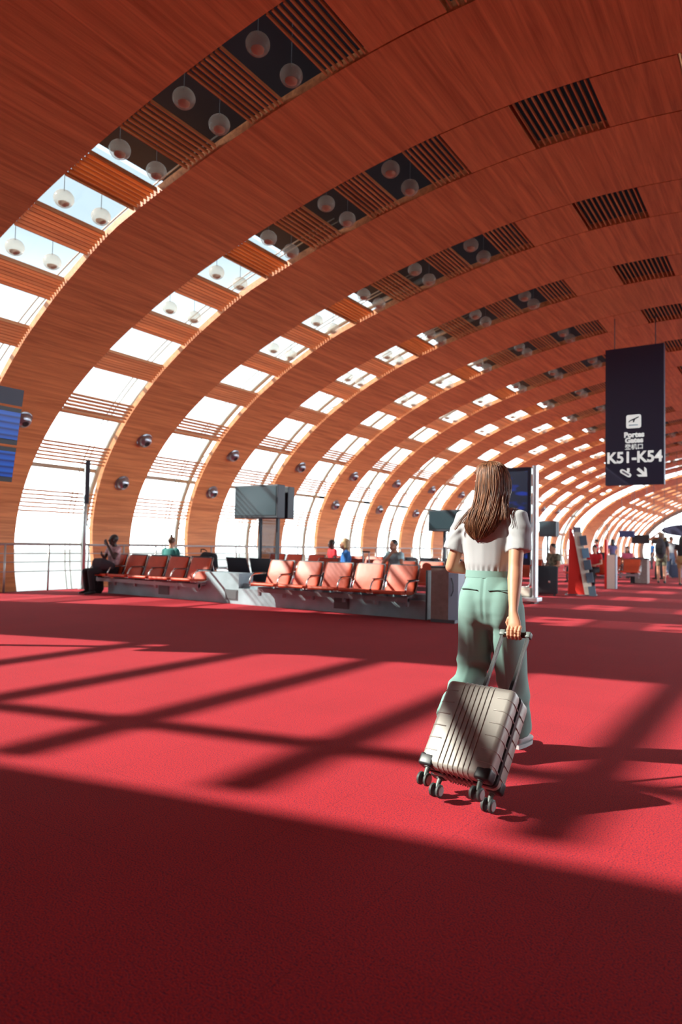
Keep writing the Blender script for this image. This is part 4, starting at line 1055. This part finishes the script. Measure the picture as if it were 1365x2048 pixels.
for i in range(110):                                                             # loose strands blown out over the left shoulder
    f = rnd.random(); a0 = math.radians(rnd.uniform(165, 215)); pts = []
    for q, k in enumerate(np.linspace(5.0, 9.6, 12)):
        t = q/11; p = hair_pt(a0, k, 0.002); p += V((-0.085*(t**1.6)*(0.15+f), -0.015*t, 0.03*t*(1-f)+0.012*math.sin(5*t+f*6)*t)); pts.append(p)
    h.tube(pts, [(0.0020*(1-0.7*t/11),)*2 for t in range(12)], 5, hint=(0.3, 1, 0.1))
for i in range(14):
    f = rnd.random(); a0 = math.radians(rnd.uniform(-35, 10)); pts = []
    for q, k in enumerate(np.linspace(5.0, 9.0, 10)):
        t = q/9; p = hair_pt(a0, k, 0.002); p += V((0.045*(t**1.5)*(0.3+f), -0.01*t, 0.02*t)); pts.append(p)
    h.tube(pts, [(0.0026*(1-0.75*t/9),)*2 for t in range(10)], 5, hint=(0.3, 1, 0.1))
h.build('hair_strands', 'hair_brown', hb, smooth=True)
# ------------------------------------------------------------------ other travellers
mat('cloth_black', (0.014, 0.015, 0.02), 0.85)
mat('cloth_dark', (0.035, 0.03, 0.04), 0.85)
mat("cloth_pink_grey", (0.50, 0.33, 0.35), 0.85, vary=(18, 0.35))
mat('cloth_teal', (0.03, 0.19, 0.18), 0.85)
mat('cloth_blue', (0.02, 0.14, 0.42), 0.85)
mat('cloth_red', (0.55, 0.02, 0.03), 0.85)
mat('cloth_paleblue', (0.42, 0.66, 0.72), 0.85, vary=(7, 0.3))
mat('cloth_grey', (0.28, 0.30, 0.33), 0.85)
mat('cloth_denim', (0.07, 0.10, 0.17), 0.85)
mat('cloth_camo', (0.16, 0.15, 0.10), 0.9, vary=(16, 0.7))
mat('cloth_tan', (0.36, 0.23, 0.10), 0.85)
mat('cloth_white', (0.68, 0.68, 0.68), 0.85)
mat('cloth_pink', (0.60, 0.12, 0.22), 0.85)
mat('cloth_purple', (0.12, 0.11, 0.24), 0.85)
mat('shoe_dark', (0.02, 0.02, 0.02), 0.6)

def human(label, loc, face, pose='stand', skin='skin_mid', top='cloth_grey', legs='cloth_denim', hair='hair_mid', style='short', scale=1.0,
          arms=None, bare_arms=True, shorts=False, lean=0.0, group=None, turn=0.0, vox=0.014):
    """face: heading in degrees, 0 looks along +Y, 90 along -X"""
    t = thing('person', label, 'person', loc, math.radians(face), group)
    k = scale
    if pose == 'stand':
        P = dict(pel=(0, 0, .95), wai=(0, lean*.25, 1.08), che=(0, lean*.7, 1.30), nec=(0, lean, 1.46), hed=(0, lean*1.15+.015, 1.60))
        P.update(hipR=(.09, 0, .92), knR=(.10, .04, .50), anR=(.10, -.02, .09), hipL=(-.09, 0, .92), knL=(-.10, .07, .50), anL=(-.10, .10, .09))
    else:
        P = dict(pel=(0, 0, .53), wai=(0, -.03+lean*.2, .68), che=(0, -.05+lean*.6, .90), nec=(0, -.04+lean*.95, 1.06), hed=(0, .0+lean*1.15, 1.19))
        P.update(hipR=(.09, .02, .52), knR=(.13, .43, .50), anR=(.13, .46, .09), hipL=(-.09, .02, .52), knL=(-.13, .43, .50), anL=(-.13, .40, .09))
    n = V(P['nec'])
    for sd, q in ((1, 'R'), (-1, 'L')):
        P['sh'+q] = n+V((sd*.165, 0, -.055))
        if pose == 'stand': P['el'+q] = n+V((sd*.215, -.03, -.33)); P['wr'+q] = n+V((sd*.215, .07, -.56))
        else: P['el'+q] = n+V((sd*.21, .02+lean*.3, -.32)); P['wr'+q] = n+V((sd*.12, .24+lean*.5, -.36))
    if arms:
        for a, b in arms.items(): P[a] = b
    P = {a: V(b)*k for a, b in P.items()}
    hs = RZ(math.radians(turn))
    b = MB()
    b.ball(P['hed']+V((0, -.008, .015))*k, (.076*k, .094*k, .10*k), 14, 10, hs)
    b.ball(P['hed']+hs @ V((0, .035, -.05))*k, (.054*k, .055*k, .068*k), 12, 8)
    b.tube([P['hed']+hs @ V((0, .085, .01))*k, P['hed']+hs @ V((0, .108, -.022))*k], [.010*k, .014*k], 6, dome=True)
    for sd in (-1, 1): b.ball(P['hed']+hs @ V((sd*.076, 0, -.01))*k, (.010*k, .018*k, .028*k), 8, 6)
    b.tube([P['hed']+V((0, -.01, -.04))*k, P['nec'], P['nec'].lerp(P['che'], .5)], [.052*k, .056*k, .08*k], 10)
    b.tube([P['che'], P['wai'], P['pel']], [(.14*k, .09*k), (.12*k, .08*k), (.14*k, .10*k)], 14, dome=True)
    ex = MB()
    for q, sd in (('R', 1), ('L', -1)):
        b.tube([P['sh'+q], P['el'+q]], [.045*k, .038*k], 10, dome=True); b.tube([P['el'+q], P['wr'+q]], [.038*k, .027*k], 10, dome=True)
        b.tube([P['hip'+q], P['kn'+q]], [.075*k, .055*k], 10, dome=True); b.tube([P['kn'+q], P['kn'+q].lerp(P['an'+q], .35), P['an'+q]], [.053*k, .055*k, .036*k], 10, dome=True)
        d = (P['wr'+q]-P['el'+q]).normalized(); w = P['wr'+q]; sv = d.cross(V((0, 1, .2))).normalized(); nv = sv.cross(d)
        b.tube([w-d*.02, w+d*.045*k, w+d*.085*k], [(.028*k, .020*k), (.040*k, .017*k), (.040*k, .014*k)], 10, hint=nv, dome=True)
        for i, (o_, L) in enumerate(((-.03, .062), (-.010, .074), (.010, .070), (.03, .056))):
            p0 = w+d*.08*k+sv*o_*k; ex.tube([p0, p0+d*L*.5*k, p0+d*L*.85*k-nv*.018*k], [.009*k, .0085*k, .007*k], 6, dome=True)
        ex.tube([w+d*.025*k-sv*.030*k, w+d*.055*k-sv*.052*k, w+d*.085*k-sv*.055*k], [.012*k, .010*k, .008*k], 6, dome=True)
    union(b, 'body', skin, t, voxel=vox, smooth=3, extra=ex)
    s = MB()
    s.tube([P['pel']+V((0, 0, -.02)), P['wai'], P['che'], P['nec'].lerp(P['che'], .30), P['nec']+V((0, 0, -.015*k))], [(.155*k, .115*k), (.145*k, .108*k), (.172*k, .120*k), (.165*k, .10*k), (.065*k, .06*k)], 16)
    for q in 'RL':
        e = P['el'+q]; 
        if bare_arms: s.tube([P['sh'+q].lerp(P['nec'], .25), P['sh'+q], P['sh'+q].lerp(e, .55)], [.058*k, .062*k, .062*k], 12, dome=False)
        else:
            s.tube([P['sh'+q].lerp(P['nec'], .25), P['sh'+q], e], [.058*k, .060*k, .050*k], 12, dome=True); s.tube([e, P['wr'+q]], [.050*k, .038*k], 12, dome=True)
    union(s, 'top', top, t, voxel=vox, smooth=3)
    s = MB()
    s.tube([P['wai']+V((0, 0, -.04)), P['pel'], P['pel']+V((0, 0, -.10 if pose == 'stand' else -.05))*k], [(.148*k, .11*k), (.168*k, .125*k), (.155*k, .115*k)], 16, dome=True)
    for q in 'RL':
        s.tube([P['hip'+q], P['kn'+q]] if not shorts else [P['hip'+q], P['hip'+q].lerp(P['kn'+q], .75)], [.092*k, .072*k], 12, dome=not shorts)
        if not shorts: s.tube([P['kn'+q], P['an'+q]+V((0, 0, .03))], [.072*k, .056*k], 12, dome=True)
    union(s, 'trousers' if not shorts else 'shorts', legs, t, voxel=vox, smooth=3)
    for q in 'RL':
        m_ = MB(); A = P['an'+q]
        m_.tube([A+V((0, -.05, -.045))*k, A+V((0, 0, -.03))*k, A+V((0, .08, -.052))*k, A+V((0, .17, -.060))*k], [(.034*k, .035*k), (.042*k, .050*k), (.044*k, .030*k), (.032*k, .022*k)], 10, hint=(0, 0, 1), dome=True)
        m_.build('shoe', 'shoe_dark' if legs != 'cloth_denim' else 'shoe_white', t, smooth=True)
    H = P['hed']; h = MB()
    def hh(x, y, z): return H+hs @ (V((x, y, z))*k)
    h.ball(hh(0, -.022, .035), (.084*k, .096*k, .092*k), 16, 10, hs)
    if style == 'bun': h.ball(hh(0, -.035, .150), (.036*k, .036*k, .034*k), 10, 8); h.tube([hh(0, -.03, .10), hh(0, -.035, .13)], .02*k, 8)
    if style in ('long', 'bob'):
        L = .30 if style == 'long' else .13
        h.tube([hh(0, -.03, .06), hh(0, -.045, -.02), hh(0, -.06, -.5*L), hh(0, -.07, -L)], [(.085*k, .085*k), (.095*k, .085*k), (.10*k, .070*k), (.06*k, .03*k)], 16, dome=True)
    if style == 'cap': h.tube([hh(0, .05, .06), hh(0, .13, .045), hh(0, .165, .04)], [(.07*k, .016*k), (.065*k, .010*k), (.04*k, .008*k)], 12, hint=(0, 0, 1), dome=True)
    union(h, 'hair' if style != 'cap' else 'cap', hair, t, voxel=.010, smooth=4)
    return t
# seated man at the far left with his bags
man = human('seated man in black trousers and pinkish patterned top, hand at his chin, far left', (-12.62, 10.02, 0), 178, 'sit', 'skin_dark', 'cloth_pink_grey', 'cloth_black', 'hair_black', 'short',
            arms=dict(wrL=(.0-.02, .16, 1.08), elL=(-.22, .12, .80), wrR=(.02, .26, .86), elR=(.20, .06, .78), knR=(.34, .44, .49), anR=(.42, .34, .09), knL=(.10, .47, .50), anL=(.10, .42, .09), hipL=(-.04, .05, .52)), bare_arms=True, turn=-28)
mb = MB(); mb.tube([(-12.95, 9.80, 0.60), (-12.80, 9.72, 0.66), (-12.60, 9.75, 0.66), (-12.42, 9.86, 0.62)], [(.08, .06), (.13, .085), (.14, .09), (.08, .06)], 14, dome=True)
tag(union(mb, 'jacket', 'cloth_dark', voxel=.012), 'dark jacket bundled on the lap of the seated man', 'jacket')
t = thing('backpack', 'black backpack on the floor behind the feet of the seated man', 'backpack', (-13.12, 9.98, 0), 0.2)
mb = MB(); mb.tube([(0, 0, 0.03), (0, 0, 0.08), (0, 0, 0.25), (0.0, 0.02, 0.38), (0, 0.03, 0.42)], [(.17, .10), (.21, .13), (.20, .125), (.15, .09), (.07, .04)], 18, dome=True); union(mb, 'bag_body', 'cloth_black', t, voxel=.012)
mb = MB(); mb.tube([(-.05, .02, .42), (-.03, .02, .47), (.03, .02, .47), (.05, .02, .42)], .009, 6); mb.build('carry_loop', 'cloth_black', t, smooth=True)
mb = MB(); mb.box((0, -.12, .17), (.24, .06, .20), bevel=.025); mb.build('front_pocket', 'cloth_black', t, smooth=True)
human('woman in teal top with hair in a bun, seen from behind, left', (-12.05, 11.22, 0), 12, 'sit', 'skin_mid', 'cloth_teal', 'cloth_dark', 'hair_mid', 'bun', scale=0.98)
t = thing('backpack', 'black backpack lying on a seat behind the front left row', 'backpack', (-11.0, 11.2, 0.46))
mb = MB(); mb.tube([(-.20, 0, .10), (-.08, 0, .20), (.10, 0, .34), (.22, 0, .34), (.30, 0, .20)], [(.10, .12), (.16, .16), (.19, .18), (.17, .16), (.10, .10)], 16, dome=True); union(mb, 'bag_body', 'cloth_black', t, voxel=.014)
mb = MB(); mb.tube([(.0, -.10, .50), (.04, -.14, .56), (.14, -.14, .56), (.18, -.10, .52)], .012, 6); mb.build('strap', 'cloth_black', t, smooth=True)
human('blonde woman in a bright blue jacket seated behind the front seats, facing left', (-8.25, 12.66, 0), 128, 'sit', 'skin_mid', 'cloth_blue', 'cloth_dark', 'hair_blonde', 'bob', bare_arms=False)
human('man in pale blue shirt bending forward in his seat, hand at mouth', (-6.92, 12.62, 0), 170, 'sit', 'skin_mid', 'cloth_paleblue', 'cloth_denim', 'hair_black', 'short', scale=1.0, lean=.10,
      arms=dict(wrR=(-.02, .20, 1.02), elR=(.20, .22, .78), elL=(-.26, .16, .80), wrL=(-.40, .34, .62)))
human('person in a red top seated near the glass beyond the blonde woman', (-10.85, 16.0, 0), 150, 'sit', 'skin_dark', 'cloth_red', 'cloth_black', 'hair_black', 'short')
t = thing('suitcase', 'suitcase with a raised pale handle between blonde woman and man in pale blue', 'suitcase', (-7.18, 11.75, 0))
mb = MB(); mb.box((0, 0, .34), (.36, .22, .58), bevel=.03); mb.build('shell', 'cloth_black', t, smooth=True, angle=60)
for sd in (-1, 1):
    mb = MB(); mb.box((sd*.07, .08, .83), (.022, .016, .42)); mb.build('handle_rod', 'shoe_white', t)
    mb = MB(); mb.lathe([(0, -.012), (.03, -.012), (.03, .012), (0, .012)], (sd*.14, 0, .03), RY(math.pi/2), 14); mb.build('wheel', 'tyre', t)
mb = MB(); mb.box((0, .08, 1.05), (.18, .03, .028), bevel=.008); mb.build('grip', 'case_black', t)
# beyond the tall screen
human('dark haired person in camouflage top seated right of the tall blue screen', (-5.32, 18.1, 0), 150, 'sit', 'skin_mid', 'cloth_camo', 'cloth_black', 'hair_black', 'short')
t = thing('suitcase', 'large black suitcase before the person in camouflage top', 'suitcase', (-5.22, 17.3, 0), 0.5)
mb = MB(); mb.box((0, 0, .40), (.50, .30, .70), bevel=.05); mb.build('shell', 'cloth_black', t, smooth=True, angle=60)
mb = MB(); mb.box((0.03, -.154, .36), (.05, .01, .05)); mb.build('badge', 'chrome', t)
for sd in (-1, 1):
    mb = MB(); mb.lathe([(0, -.02), (.04, -.02), (.04, .02), (0, .02)], (sd*.19, 0, .04), RY(math.pi/2), 14); mb.build('wheel', 'tyre', t)
mb = MB(); mb.tube([(-.08, 0, .75), (-.07, 0, .80), (.07, 0, .80), (.08, 0, .75)], .012, 6); mb.build('grip', 'case_black', t, smooth=True)
# the gate area
bp = human('backpacker in dark clothes with one arm raised to the head, by grey bin', (-4.05, 27.0, 0), 5, 'stand', 'skin_mid', 'cloth_dark', 'cloth_camo', 'hair_mid', 'bob', scale=1.05,
      arms=dict(elL=(-.36, .06, 1.50), wrL=(-.13, .10, 1.68)), bare_arms=True, shorts=True)
t = thing('backpack', 'big dark backpack worn by the traveller with a raised arm', 'backpack', (-4.05, 26.80, 0.98))
mb = MB(); mb.tube([(0, 0, .0), (0, -.04, .12), (0, -.05, .38), (0, 0, .56)], [(.12, .10), (.17, .15), (.17, .15), (.10, .09)], 16, dome=True); union(mb, 'bag_body', 'cloth_dark', t, voxel=.016)
mb = MB(); mb.box((0, -.19, .2), (.2, .06, .22), bevel=.02); mb.build('front_pocket', 'cloth_black', t)
human('person in black top and tan shorts with bare legs at the right edge', (-3.28, 26.2, 0), -10, 'stand', 'skin_mid', 'cloth_black', 'cloth_tan', 'hair_black', 'long', scale=.97, shorts=True)
far_people = [
    ('tall man in grey shirt and jeans standing behind the backpacker, right', (-4.55, 33.0), -20, 'stand', 'cloth_grey', 'cloth_denim', 'hair_mid', 'short', 1.04),
    ('standing traveller in black between the backpacker and the man in grey', (-4.65, 30.6), 60, 'stand', 'cloth_black', 'cloth_black', 'hair_black', 'short', 0.97),
    ('traveller in white top stooping beside the second gate post', (-5.1, 36.5), 150, 'stand', 'cloth_white', 'cloth_denim', 'hair_mid', 'short', .95),
    ('seated traveller in grey behind the cream gate post', (-6.55, 25.4), 165, 'sit', 'cloth_grey', 'cloth_black', 'hair_mid', 'short', 1.0),
    ('seated traveller in pink top right of the cream gate post', (-5.95, 30.9), 175, 'sit', 'cloth_pink', 'cloth_black', 'hair_black', 'long', 1.0),
    ('distant standing traveller in purple with long dark hair', (-7.3, 34.5), 40, 'stand', 'cloth_purple', 'cloth_denim', 'hair_black', 'long', .96),
    ('distant seated traveller in black left of the one in pink', (-7.0, 30.9), 185, 'sit', 'cloth_black', 'cloth_black', 'hair_mid', 'short', 1.0),
    ('distant standing traveller in red by the left windows', (-8.6, 37.0), 90, 'stand', 'cloth_red', 'cloth_dark', 'hair_black', 'short', .98),
    ('distant traveller in white shirt standing past the black gate monitor', (-5.9, 41.5), 0, 'stand', 'cloth_white', 'cloth_denim', 'hair_black', 'short', 1.0),
    ('distant traveller in orange-tan coat far down the aisle', (-5.2, 47.0), 0, 'stand', 'cloth_tan', 'cloth_dark', 'hair_mid', 'short', 1.0),
    ('distant traveller in blue jacket walking by the far windows', (-7.4, 46.0), 120, 'stand', 'cloth_blue', 'cloth_dark', 'hair_mid', 'short', 1.0),
    ('distant traveller in grey standing below the oval sign', (-4.6, 50.0), 180, 'stand', 'cloth_grey', 'cloth_black', 'hair_black', 'short', 1.0),
    ('seated traveller in dark red top behind the red brochure stand', (-5.3, 22.5), 172, 'sit', 'cloth_red', 'cloth_black', 'hair_black', 'short', 1.0),
]
for lb, (x, y), f, ps, tp, lg, hr, st, sc in far_people:
    human(lb, (x, y, 0), f, ps, 'skin_mid', tp, lg, hr, st, sc, group='travellers far down the hall', vox=.02)
# bags and strollers by the far seats
for i, (x, y, w, h, m_, lb) in enumerate(((-5.55, 30.0, .5, .62, 'cloth_black', 'big black bag on the floor in front of the seated traveller in pink'), (-4.25, 32.2, .42, .55, 'cloth_denim', 'blue-grey upright suitcase beside the tall man in grey'), (-5.0, 29.0, .35, .6, 'cloth_red', 'small red upright suitcase left of the dark grey bin'))):
    t = thing('travel_bag', lb, 'luggage', (x, y, 0))
    mb = MB(); mb.box((0, 0, h/2+.05), (w, .28, h), bevel=.04); mb.build('shell', m_, t, smooth=True, angle=60)
    mb = MB(); mb.tube([(-.07, 0, h+.04), (-.06, 0, h+.12), (.06, 0, h+.12), (.07, 0, h+.04)], .01, 6); mb.build('grip', 'case_black', t)
    for sd in (-1, 1):
        mb = MB(); mb.lathe([(0, -.015), (.035, -.015), (.035, .015), (0, .015)], (sd*w*.35, 0, .035), RY(math.pi/2), 12); mb.build('wheel', 'tyre', t)
